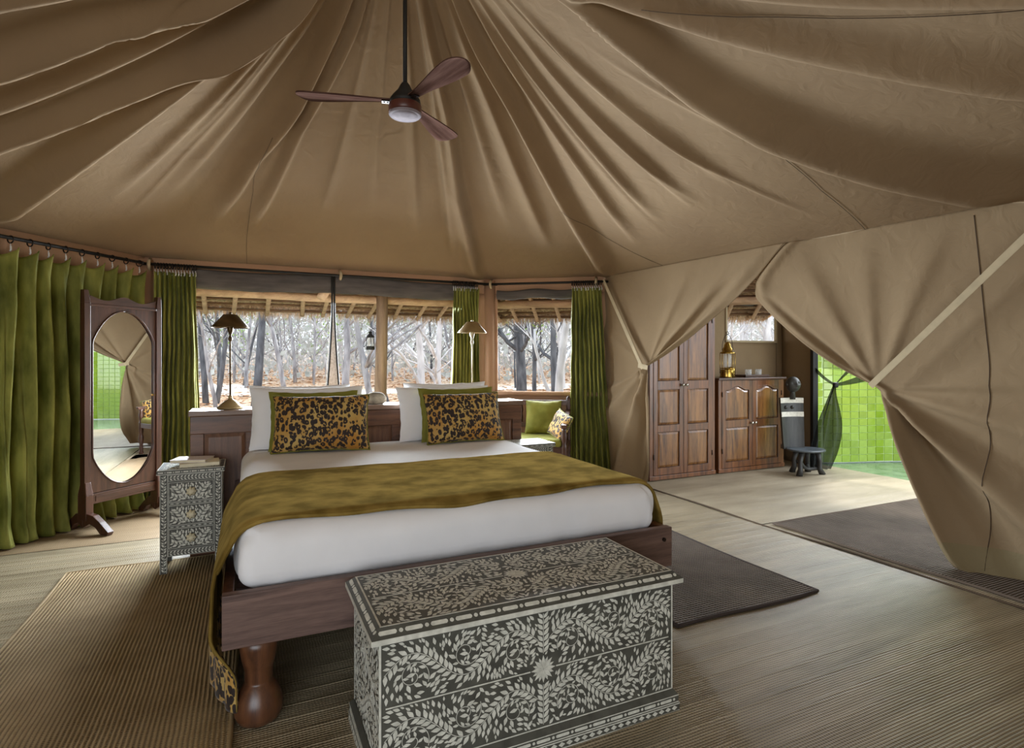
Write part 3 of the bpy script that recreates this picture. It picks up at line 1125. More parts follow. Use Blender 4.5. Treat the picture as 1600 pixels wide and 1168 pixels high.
Lleo = 0.225 / ACC[-1]
rn = MB(); rn.grid(XS_N, 44, lambda s, t: runner_pt(lerp(Lleo, 1, s), t))
rn_o = rn.build('bed_runner', M['runner'], None, True, off=BO, loc=W(0.95, 3.4), rot=(0, 0, UA), solid=0.012)
tag(rn_o, 'gold green velvet runner laid across the foot of the white bed', 'bed runner')
rn = MB(); rn.grid(20, 44, lambda s, t: runner_pt(lerp(0, Lleo, s), t))
o = rn.build('leopard_border', M['leopard'], rn_o, True, off=BO, solid=0.014)
o['label'] = 'leopard print end band hanging near the floor'
rn = MB(); rn.tube([Vector(runner_pt(i / 120, 0.004)) + Vector((0, -0.002, 0.004)) for i in range(121)], 0.005, 6)
rn.build('piping', M['runner'], rn_o, True, off=BO)

# headboard -----------------------------------------------------------
hb = thing('headboard', 'long panelled wooden headboard with a ledge on top behind the bed', 'headboard', W(0.92, 4.72), UA)
HO = (0.92, 4.72, 0)
HU0, HU1, HV = -0.376, 2.215, 4.60
h = MB(); h.box((HU0 + 0.005, HV + 0.012, -0.0), (HU1 - 0.005, HV + 0.255, 0.995)); h.build('body', M['head_wood'], hb, off=HO)
h = MB(); h.box((HU0 - 0.012, HV - 0.02, 0.995), (HU1 + 0.012, HV + 0.27, 1.033)); h.build('ledge', mat_wood('ledge_wood', srgb(96, 72, 58), srgb(140, 112, 92), 0), hb, bevel=0.005, off=HO)
h = MB(); h.box((HU0, HV - 0.008, 0.87), (HU1, HV + 0.012, 0.994)); h.build('top_rail', M['head_wood'], hb, bevel=0.003, off=HO)
h = MB(); h.box((HU0, HV - 0.008, 0.0), (HU1, HV + 0.012, 0.12)); h.build('bottom_rail', M['head_wood'], hb, bevel=0.003, off=HO)
NP = 7
st_w = 0.085
cw = (HU1 - HU0 - st_w) / NP
hv = mat_wood('head_wood_v', srgb(84, 54, 38), srgb(132, 92, 66), 2, rough=0.4, coat=0.25)
for i in range(NP + 1):
    u = HU0 + i * cw
    h = MB(); h.box((u, HV - 0.007, 0.12), (u + st_w, HV + 0.012, 0.87)); h.build('stile', M['head_wood'], hb, bevel=0.003, off=HO)
for i in range(NP):
    a, b2 = HU0 + i * cw + st_w, HU0 + (i + 1) * cw
    h = MB()
    vs = [(a + .004, HV + 0.010, .124), (b2 - .004, HV + 0.010, .124), (b2 - .004, HV + 0.010, .866), (a + .004, HV + 0.010, .866),
          (a + .03, HV + 0.001, .15), (b2 - .03, HV + 0.001, .15), (b2 - .03, HV + 0.001, .84), (a + .03, HV + 0.001, .84)]
    h.add(vs, [(0, 1, 5, 4), (1, 2, 6, 5), (2, 3, 7, 6), (3, 0, 4, 7), (4, 5, 6, 7)])
    h.build('panel', hv, hb, off=HO)

# ---------------------------------------------------------------- pillows and cushions
def cushion_mesh(name, w, h, t, m, n=30, wr=0.006, seed=0, flange=0.0):
    mb = MB()

    def pt(s, q, sg):
        x, y = 2 * s - 1, 2 * q - 1
        fx, fy = 1 - abs(x) ** 3.2, 1 - abs(y) ** 3.2
        fl = 0
        d = t / 2 * (max(0, fx * fy)) ** 0.55
        pin = 1 - 0.06 * (1 - abs(y) ** 2) * abs(x) ** 6 - 0.0
        pinz = 1 - 0.07 * (1 - abs(x) ** 2) * abs(y) ** 6
        X = x * w / 2 * pin
        Z = y * h / 2 * pinz
        d += wr * noise.noise(Vector((x * 2.2 + seed, y * 2.2, seed * 1.7))) * (fx * fy)
        edge = 0.006 * noise.noise(Vector((x * 4 + seed, y * 4, 9)))
        return (X + edge, sg * d, Z + edge + h / 2)
    mb.grid(n, n, lambda s, q: pt(s, q, -1))
    mb.grid(n, n, lambda s, q: pt(1 - s, q, 1))
    return mb.mesh(name, m, True)


def cushion(name, label, cat, w, h, t, m, u, v, z, yaw, lean, roll=0, seed=0, group=None, piping=None, world=None):
    me = cushion_mesh(name, w, h, t, m, seed=seed, wr=0.012)
    o = link(name, me)
    p = world if world is not None else W(u, v, z)
    o.location = p
    o.rotation_euler = (Matrix.Rotation((0 if world is not None else UA) + radians(yaw), 3, 'Z') @ Matrix.Rotation(-radians(lean), 3, 'X') @ Matrix.Rotation(radians(roll), 3, 'Y')).to_euler()
    tag(o, label, cat, group)
    if piping:
        mb = MB()
        pts = []
        n = 16
        for (a, b, c, d) in ((-1, -1, 1, -1), (1, -1, 1, 1), (1, 1, -1, 1), (-1, 1, -1, -1)):
            for i in range(n):
                x, y = lerp(a, c, i / n), lerp(b, d, i / n)
                pin = 1 - 0.06 * (1 - abs(y) ** 2) * abs(x) ** 6
                pinz = 1 - 0.07 * (1 - abs(x) ** 2) * abs(y) ** 6
                e = 0.006 * noise.noise(Vector((x * 4 + seed, y * 4, 9)))
                pts.append((x * w / 2 * pin + e, 0, y * h / 2 * pinz + e + h / 2))
        pts.append(pts[0])
        mb.tube(pts, 0.005, 6)
        mb.build('piping', piping, o, True)
    return o


ZT = 0.756
cushion('pillow', 'white pillow standing rearmost against the left of the headboard', 'pillow', 0.72, 0.46, 0.12, M['linen'], 0.36, 4.505, ZT, 0, 10, seed=1)
cushion('pillow', 'white pillow in front of another on the left, behind the leopard cushion', 'pillow', 0.80, 0.46, 0.13, M['linen'], 0.40, 4.38, ZT, -1, 16, seed=2)
cushion('cushion', 'plain green velvet cushion tucked behind the left leopard cushion', 'cushion', 0.62, 0.43, 0.08, M['velvet_cushion'], 0.43, 4.285, ZT, -3, 17, seed=3)
cushion('leopard_cushion', 'leopard print cushion on the left side of the bed', 'cushion', 0.66, 0.41, 0.17, M['leopard'], 0.46, 4.165, ZT, -8, 20, seed=4, piping=M['velvet_cushion'])
cushion('pillow', 'white pillow standing rearmost against the right of the headboard', 'pillow', 0.72, 0.46, 0.12, M['linen'], 1.50, 4.505, ZT, 0, 10, seed=5)
cushion('pillow', 'white pillow in front of another on the right, behind the green cushion', 'pillow', 0.80, 0.44, 0.13, M['linen'], 1.46, 4.385, ZT, 1, 16, seed=6)
cushion('cushion', 'plain green velvet cushion tucked behind the right leopard cushion', 'cushion', 0.64, 0.43, 0.08, M['velvet_cushion'], 1.53, 4.29, ZT, 0, 15, seed=7)
cushion('leopard_cushion', 'leopard print cushion on the right side of the bed', 'cushion', 0.64, 0.40, 0.17, M['leopard'], 1.54, 4.165, ZT, 1, 20, seed=8, piping=M['velvet_cushion'])

# ---------------------------------------------------------------- bone inlay foliage
class Foliage:
    def __init__(s, W_, H_, seed=1, margin=0.004):
        s.W, s.H, s.m = W_, H_, margin
        s.g = {}
        s.cs = 0.02
        s.leaves = []
        s.stems = []
        s.r = random.Random(seed)
        s.blocks = []

    def free(s, pts, gap):
        for (x, y, r) in pts:
            if x - r < s.m or y - r < s.m or x + r > s.W - s.m or y + r > s.H - s.m: return False
            for (bx, by, br) in s.blocks:
                if hypot(x - bx, y - by) < r + br: return False
            i, j = int(x / s.cs), int(y / s.cs)
            for a in range(i - 1, i + 2):
                for b in range(j - 1, j + 2):
                    for (px, py, pr) in s.g.get((a, b), ()):
                        if (x - px) ** 2 + (y - py) ** 2 < (r + pr + gap) ** 2: return False
        return True

    def put(s, pts):
        for (x, y, r) in pts:
            s.g.setdefault((int(x / s.cs), int(y / s.cs)), []).append((x, y, r))

    def stem(s, pts, w=0.0022):
        out = []
        for p, q in zip(pts, pts[1:]):
            d = hypot(q[0] - p[0], q[1] - p[1])
            n = max(1, int(d / 0.004))
            for i in range(n):
                out.append((lerp(p[0], q[0], i / n), lerp(p[1], q[1], i / n)))
        out.append(pts[-1])
        out = [p for p in out if 0.003 < p[0] < s.W - 0.003 and 0.003 < p[1] < s.H - 0.003]
        s.put([(x, y, w * 0.6) for x, y in out])
        s.stems.append((out, w))
        return out

    def leaf(s, x, y, a, L, wd, gap):
        ca, sa = cos(a), sin(a)
        cir = [(x + ca * L * k, y + sa * L * k, L * wd * q) for k, q in ((0.40, 0.40), (0.62, 0.32), (0.85, 0.14))]
        if not s.free(cir, gap): return False
        s.put(cir)
        s.leaves.append((x, y, a, L, wd))
        return True

    def dress(s, pts, L, wd=0.48, step=0.60, ang=0.72, gap=0.0016):
        """teardrop leaves in regular pairs along a stem, leaning forward from it"""
        acc = L
        for p, q in zip(pts, pts[1:]):
            acc += hypot(q[0] - p[0], q[1] - p[1])
            if acc > L * step:
                acc = 0
                t = atan2(q[1] - p[1], q[0] - p[0])
                for side in (-1, 1):
                    a = t + side * ang
                    off = 0.0022
                    for LL_ in (L, L * 0.85, L * 0.7, L * 0.55):
                        if s.leaf(q[0] + cos(t + side * pi / 2) * off, q[1] + sin(t + side * pi / 2) * off, a, LL_, wd, gap): break

    def twigs(s, L, n):
        """short curved side branches that leave a stem and run into open ground"""
        base = list(s.stems)
        for _ in range(n):
            st, w = s.r.choice(base)
            if len(st) < 8: continue
            k = s.r.randrange(2, len(st) - 2)
            t = atan2(st[k + 1][1] - st[k][1], st[k + 1][0] - st[k][0])
            sd = s.r.choice((-1, 1))
            a = t + sd * 0.8
            cv = s.r.uniform(-14, 14)
            x, y = st[k]
            pts = []
            for i in range(22):
                x += cos(a) * 0.004; y += sin(a) * 0.004
                a += cv * 0.004
                if i > 2 and not s.free([(x, y, L * 0.30)], 0.001): break
                pts.append((x, y))
            if len(pts) * 0.004 < L * 1.5: continue
            if not s.free([(p[0], p[1], L * 0.22) for p in pts[4:]], 0.001): continue
            s.dress(s.stem(pts, 0.0014), L)

    def fill(s, L, n, wd=0.46, gap=0.0012):
        samp = [(p, q) for (st, w) in s.stems for p, q in zip(st, st[1:])]
        for _ in range(n):
            x, y = s.r.uniform(0, s.W), s.r.uniform(0, s.H)
            if not s.free([(x, y, L * 0.12)], gap): continue
            if samp:
                p, q = min(samp[::3], key=lambda e: (e[0][0] - x) ** 2 + (e[0][1] - y) ** 2)
                t = atan2(q[1] - p[1], q[0] - p[0])
                cr = (q[0] - p[0]) * (y - p[1]) - (q[1] - p[1]) * (x - p[0])
                a = t + (0.75 if cr > 0 else -0.75)
            else:
                a = s.r.uniform(0, 2 * pi)
            for LL_ in (L, L * 0.8, L * 0.6):
                if s.leaf(x - cos(a) * LL_ * 0.4, y - sin(a) * LL_ * 0.4, a, LL_, wd, gap): break

    def emit(s, mb, fn, h=0.0008):
        """fn(x, y, off) -> 3D"""
        shape = ((0, 0), (0.20, -0.30), (0.42, -0.48), (0.72, -0.27), (1, 0.04), (0.70, 0.33), (0.40, 0.46), (0.17, 0.26))
        for (x, y, a, L, wd) in s.leaves:
            ca, sa = cos(a), sin(a)
            poly = [(x + ca * L * px - sa * L * wd * py, y + sa * L * px + ca * L * wd * py) for px, py in shape]
            mb.prism(poly, lambda X, Y: fn(X, Y, -0.0004), lambda X, Y: fn(X, Y, h))
        for (st, w) in s.stems:
            for p, q in zip(st, st[1:]):
                d = hypot(q[0] - p[0], q[1] - p[1])
                if d < 1e-6 or d > 0.02: continue
                nx, ny = -(q[1] - p[1]) / d * w / 2, (q[0] - p[0]) / d * w / 2
                mb.add([fn(p[0] - nx, p[1] - ny, h), fn(q[0] - nx, q[1] - ny, h), fn(q[0] + nx, q[1] + ny, h), fn(p[0] + nx, p[1] + ny, h)], [(0, 1, 2, 3)])


def spiral(cx, cy, r0, r1, a0, turns, n=60):
    out = []
    for i in range(n + 1):
        t = i / n
        r = lerp(r0, r1, t ** 0.8)
        a = a0 + turns * 2 * pi * t
        out.append((cx + r * cos(a), cy + r * sin(a)))
    return out


def rinceau(F, x0, x1, yc, H, periods, L, flip=1, mirror=False, ph=0.0):
    """scrolling stem with a spiral branch in every lobe"""
    n = 160
    amp = H * 0.27
    stem = []
    for i in range(n + 1):
        t = i / n
        stem.append((lerp(x0, x1, t), yc + flip * amp * sin(2 * pi * periods * t + ph)))
    pts = F.stem(stem)
    lobes = int(periods * 2 + 0.01)
    wl_ = abs(x1 - x0) / (periods * 2)
    sg = 1 if x1 > x0 else -1
    sp = []
    for k in range(lobes + 1):
        c = (k + 0.5) / (periods * 2) - ph / (2 * pi * periods)
        if c < 0.02 or c > 1.02: continue
        cx = lerp(x0, x1, c)
        up = flip * (1 if k % 2 == 0 else -1)
        cy = yc - up * H * 0.10
        R = min(H * 0.30, wl_ * 0.42)
        a0 = pi if sg > 0 else 0
        q = spiral(cx, cy, R, R * 0.18, a0 + (0.5 * up * sg), -up * sg * 1.25)
        sp.append(F.stem(q))
    F.dress(pts, L)
    for q in sp: F.dress(q, L * 0.9)


def star_blocks(mb, fn, cx, cy, R, h=0.0012):
    """eight rhombus petals with eight more between them"""
    for k in range(8):
        a = k * pi / 4
        r_in = R * 0.48
        poly = [(cx, cy), (cx + r_in * cos(a - pi / 8), cy + r_in * sin(a - pi / 8)), (cx + R * cos(a), cy + R * sin(a)), (cx + r_in * cos(a + pi / 8), cy + r_in * sin(a + pi / 8))]
        cxm, cym = sum(p[0] for p in poly) / 4, sum(p[1] for p in poly) / 4
        poly = [(lerp(cxm, p[0], 0.96), lerp(cym, p[1], 0.96)) for p in poly]
        mb.prism(poly, lambda X, Y: fn(X, Y, -0.0004), lambda X, Y: fn(X, Y, h))
        b = a + pi / 8
        poly = [(cx + r_in * cos(b), cy + r_in * sin(b)), (cx + R * 0.66 * cos(b - 0.15), cy + R * 0.66 * sin(b - 0.15)), (cx + R * 0.9 * cos(b), cy + R * 0.9 * sin(b)), (cx + R * 0.66 * cos(b + 0.15), cy + R * 0.66 * sin(b + 0.15))]
        mb.prism(poly, lambda X, Y: fn(X, Y, -0.0004), lambda X, Y: fn(X, Y, h))


def strip(mb, fn, x0, y0, x1, y1, h=0.001):
    mb.prism([(x0, y0), (x1, y0), (x1, y1), (x0, y1)], lambda X, Y: fn(X, Y, -0.0004), lambda X, Y: fn(X, Y, h))


def frame_strips(mb, fn, x0, y0, x1, y1, w=0.003, h=0.001):
    strip(mb, fn, x0, y0, x1, y0 + w, h); strip(mb, fn, x0, y1 - w, x1, y1, h)
    strip(mb, fn, x0, y0 + w, x0 + w, y1 - w, h); strip(mb, fn, x1 - w, y0 + w, x1, y1 - w, h)


def bars_dots(mb, fn, x0, x1, yc, hh, bar=0.05, gap=0.007, h=0.001):
    """rounded bars alternating with dots along x"""
    unit = bar + 2 * gap + hh * 1.2
    n = max(1, int(round((x1 - x0) / unit)))
    unit = (x1 - x0) / n
    for i in range(n):
        a = x0 + i * unit + gap * 0.5
        b = a + unit - 1.5 * gap - hh * 1.2
        c = hh / 2 * 0.6
        y0, y1 = yc - hh / 2, yc + hh / 2
        mb.prism([(a, y0 + c), (a + c, y0), (b - c, y0), (b, y0 + c), (b, y1 - c), (b - c, y1), (a + c, y1), (a, y1 - c)],
                 lambda X, Y: fn(X, Y, -0.0004), lambda X, Y: fn(X, Y, h))
        cx = b + gap + hh * 0.5
        mb.prism([(cx + hh * 0.5 * cos(k * pi / 4), yc + hh * 0.5 * sin(k * pi / 4)) for k in range(8)],
                 lambda X, Y: fn(X, Y, -0.0004), lambda X, Y: fn(X, Y, h))


def diamonds(mb, fn, x0, x1, yc, hh, n, h=0.001):
    s = (x1 - x0) / n
    for i in range(n):
        c = x0 + (i + 0.5) * s
        mb.prism([(c - s * 0.42, yc), (c, yc - hh / 2), (c + s * 0.42, yc), (c, yc + hh / 2)],
                 lambda X, Y: fn(X, Y, -0.0004), lambda X, Y: fn(X, Y, h))


# ---------------------------------------------------------------- trunk at the foot of the bed
ck = thing('storage_trunk', 'long grey trunk inlaid with white leaf scrolls at the foot of the bed', 'trunk', W(0.955, 2.03), UA)
KO = (0.955, 2.03, 0)
ku0, ku1, kv0, kv1 = 0.372, 1.538, 1.80, 2.262
lu0, lu1, lv0, lv1 = 0.343, 1.567, 1.770, 2.292
k_ = MB(); k_.box((ku0, kv0, 0.02), (ku1, kv1, 0.515)); k_.build('body', M['inlay_base'], ck, bevel=0.002, off=KO)
# lid with a chamfered edge
k_ = MB()


def rect(mb_z, ins): return [(lu0 + ins, lv0 + ins, mb_z), (lu1 - ins, lv0 + ins, mb_z), (lu1 - ins, lv1 - ins, mb_z), (lu0 + ins, lv1 - ins, mb_z)]


vs = rect(0.505, 0.022) + rect(0.513, 0.004) + rect(0.531, 0.0) + rect(0.556, 0.030)
fs = [(3, 2, 1, 0), (12, 13, 14, 15)]
for q in range(3):
    for i in range(4):
        j = (i + 1) % 4
        fs.append((q * 4 + i, q * 4 + j, q * 4 + 4 + j, q * 4 + 4 + i))
k_.add(vs, fs)
k_.build('lid', M['inlay_base'], ck, off=KO)
# plinth
k_ = MB()


def ring4(mb, u0, u1, v0, v1, prof):
    """prof: list of (outset, z)"""
    vs = []
    for o_, z_ in prof:
        vs += [(u0 - o_, v0 - o_, z_), (u1 + o_, v0 - o_, z_), (u1 + o_, v1 + o_, z_), (u0 - o_, v1 + o_, z_)]
    fs = []
    for q in range(len(prof) - 1):
        for i in range(4):
            j = (i + 1) % 4
            fs.append((q * 4 + i, q * 4 + j, q * 4 + 4 + j, q * 4 + 4 + i))
    n = len(prof)
    fs.append((3, 2, 1, 0)); fs.append(tuple(range(4 * n - 4, 4 * n)))
    mb.add(vs, fs)


ring4(k_, ku0, ku1, kv0, kv1, [(0.020, 0.003), (0.020, 0.034), (0.017, 0.036), (0.017, 0.066), (0.002, 0.084)])
k_.build('plinth', M['inlay_base'], ck, off=KO)

inl = MB()
FW, FH = ku1 - ku0, 0.505 - 0.085


def mf_front(x, y, o): return (ku0 + x, kv0 - o, 0.085 + y)
def mf_left(x, y, o): return (ku0 - o, kv1 - x, 0.085 + y)
def mf_top(x, y, o): return (lu0 + 0.03 + x, lv0 + 0.03 + y, 0.556 + o)


def half_panel(F, x0, x1, y0, y1, L, periods=1.5):
    """two mirrored scrolls that leave the centre line"""
    xc = (x0 + x1) / 2
    yc = (y0 + y1) / 2
    rinceau(F, xc - 0.02, x0 + 0.015, yc, y1 - y0, periods, L, 1)
    rinceau(F, xc + 0.02, x1 - 0.015, yc, y1 - y0, periods, L, 1)


F = Foliage(FW, FH, 3, 0.009)
F.blocks.append((FW / 2, FH / 2, 0.052))
F.put([(x * 0.004, FH / 2, 0.003) for x in range(int(FW / 0.004))])
st = F.stem([(FW / 2, 0.012), (FW / 2, FH / 2 - 0.055)]); F.dress(st, 0.032)
st = F.stem([(FW / 2, FH / 2 + 0.055), (FW / 2, FH - 0.012)]); F.dress(st, 0.032)
half_panel(F, 0.0, FW, FH / 2 + 0.004, FH - 0.006, 0.034)
half_panel(F, 0.0, FW, 0.006, FH / 2 - 0.004, 0.034)
F.twigs(0.028, 2500)
F.fill(0.026, 2500, 0.48, 0.002)
F.emit(inl, mf_front)
strip(inl, mf_front, 0.02, FH / 2 - 0.0022, FW / 2 - 0.052, FH / 2 + 0.0022)
strip(inl, mf_front, FW / 2 + 0.052, FH / 2 - 0.0022, FW - 0.02, FH / 2 + 0.0022)
star_blocks(inl, mf_front, FW / 2, FH / 2, 0.05)
strip(inl, mf_front, 0.0, 0.0, 0.006, FH); strip(inl, mf_front, FW - 0.006, 0.0, FW, FH)
strip(inl, mf_front, 0.0, 0.0, FW, 0.004)
SW = kv1 - kv0
F = Foliage(SW, FH, 5, 0.009)
rinceau(F, 0.01, SW - 0.01, FH * 0.74, FH * 0.5, 1.0, 0.032)
rinceau(F, SW - 0.01, 0.01, FH * 0.26, FH * 0.5, 1.0, 0.032)
F.twigs(0.027, 1500)
F.fill(0.025, 1500, 0.48, 0.002)
F.emit(inl, mf_left)
strip(inl, mf_left, 0.0, 0.0, 0.006, FH); strip(inl, mf_left, SW - 0.006, 0.0, SW, FH)


def mf_right(x, y, o): return (ku1 + o, kv0 + x, 0.085 + y)


F.emit(inl, mf_right)
strip(inl, mf_right, 0.0, 0.0, 0.006, FH); strip(inl, mf_right, SW - 0.006, 0.0, SW, FH)
TW, TH = lu1 - lu0 - 0.06, lv1 - lv0 - 0.06
F = Foliage(TW, TH, 9, 0.012)
F.blocks.append((TW / 2, TH / 2, 0.052))
F.put([(x * 0.004, TH / 2, 0.003) for x in range(int(TW / 0.004))])
half_panel(F, 0.0, TW, TH / 2 + 0.004, TH - 0.01, 0.032)
half_panel(F, 0.0, TW, 0.01, TH / 2 - 0.004, 0.032)
F.twigs(0.028, 2500)
F.fill(0.026, 2500, 0.48, 0.002)
F.emit(inl, mf_top)
strip(inl, mf_top, 0.02, TH / 2 - 0.0022, TW / 2 - 0.055, TH / 2 + 0.0022)
strip(inl, mf_top, TW / 2 + 0.055, TH / 2 - 0.0022, TW - 0.02, TH / 2 + 0.0022)
star_blocks(inl, mf_top, TW / 2, TH / 2, 0.052)
frame_strips(inl, mf_top, 0.001, 0.001, TW - 0.001, TH - 0.001, 0.006)
tag(inl.build('bone_inlay', M['bone'], ck, off=KO), kind='stuff')

brd = MB()
cl = hypot(0.030, 0.025)


def mf_ch_front(x, y, o):
    k = y / cl
    return (lu0 + x, lv0 + 0.030 * k - o * 0.64, 0.531 + 0.025 * k + o * 0.77)


def mf_ch_left(x, y, o):
    k = y / cl
    return (lu0 + 0.030 * k - o * 0.64, lv1 - x, 0.531 + 0.025 * k + o * 0.77)


def mf_ch_right(x, y, o):
    k = y / cl
    return (lu1 - 0.030 * k + o * 0.64, lv0 + x, 0.531 + 0.025 * k + o * 0.77)


bars_dots(brd, mf_ch_front, 0.02, lu1 - lu0 - 0.02, cl * 0.5, 0.014, 0.055)
bars_dots(brd, mf_ch_left, 0.02, lv1 - lv0 - 0.02, cl * 0.5, 0.014, 0.045)
bars_dots(brd, mf_ch_right, 0.02, lv1 - lv0 - 0.02, cl * 0.5, 0.014, 0.045)
brd.prism([(0, 0)] * 0 or [(lu0, 0.5135), (lu1, 0.5135), (lu1, 0.5305), (lu0, 0.5305)], lambda X, Z: (X, lv0 + 0.002, Z), lambda X, Z: (X, lv0 - 0.0012, Z))
brd.prism([(lv0, 0.5135), (lv1, 0.5135), (lv1, 0.5305), (lv0, 0.5305)], lambda Y, Z: (lu0 + 0.002, Y, Z), lambda Y, Z: (lu0 - 0.0012, Y, Z))
brd.prism([(lv0, 0.5135), (lv1, 0.5135), (lv1, 0.5305), (lv0, 0.5305)], lambda Y, Z: (lu1 - 0.002, Y, Z), lambda Y, Z: (lu1 + 0.0012, Y, Z))
for (mfn, n_l) in ((lambda x, y, o: (ku0 - 0.017 + x, kv0 - 0.017 - o, 0.036 + y), ku1 - ku0 + 0.034),
                   (lambda x, y, o: (ku0 - 0.017 - o, kv1 + 0.017 - x, 0.036 + y), kv1 - kv0 + 0.034),
                   (lambda x, y, o: (ku1 + 0.017 + o, kv0 - 0.017 + x, 0.036 + y), kv1 - kv0 + 0.034)):
    bars_dots(brd, mfn, 0.015, n_l - 0.015, 0.015, 0.011, 0.05)
    strip(brd, mfn, 0, 0.0265, n_l, 0.030)
    strip(brd, mfn, 0, 0.0, n_l, 0.004)
for (mfn, n_l) in ((lambda x, y, o: (ku0 - 0.020 + x, kv0 - 0.020 - o, 0.003 + y), ku1 - ku0 + 0.04),
                   (lambda x, y, o: (ku0 - 0.020 - o, kv1 + 0.020 - x, 0.003 + y), kv1 - kv0 + 0.04),
                   (lambda x, y, o: (ku1 + 0.020 + o, kv0 - 0.020 + x, 0.003 + y), kv1 - kv0 + 0.04)):
    diamonds(brd, mfn, 0.01, n_l - 0.01, 0.016, 0.018, int(n_l / 0.032))
    strip(brd, mfn, 0, 0.0, n_l, 0.004)
    strip(brd, mfn, 0, 0.027, n_l, 0.031)
tag(brd.build('border_inlay', M['bone'], ck, off=KO), kind='stuff')

# ---------------------------------------------------------------- nightstands
def flower_knob(mb, c):
    n = 48
    prof = [(0.0, -0.030), (0.010, -0.030), (0.016, -0.026), (0.024, -0.018), (0.028, -0.011), (0.024, -0.004), (0.010, 0.0)]
    vs, fs = [], []
    for r, y in prof:
        for k in range(n):
            t = 2 * pi * k / n
            rr = r * (1 + 0.14 * cos(7 * t) * min(1, r / 0.02))
            vs.append((c[0] + rr * cos(t), c[1] + y, c[2] + rr * sin(t)))
    for i in range(len(prof) - 1):
        for k in range(n):
            k2 = (k + 1) % n
            fs.append((i * n + k, i * n + k2, (i + 1) * n + k2, (i + 1) * n + k))
    mb.add(vs, fs)


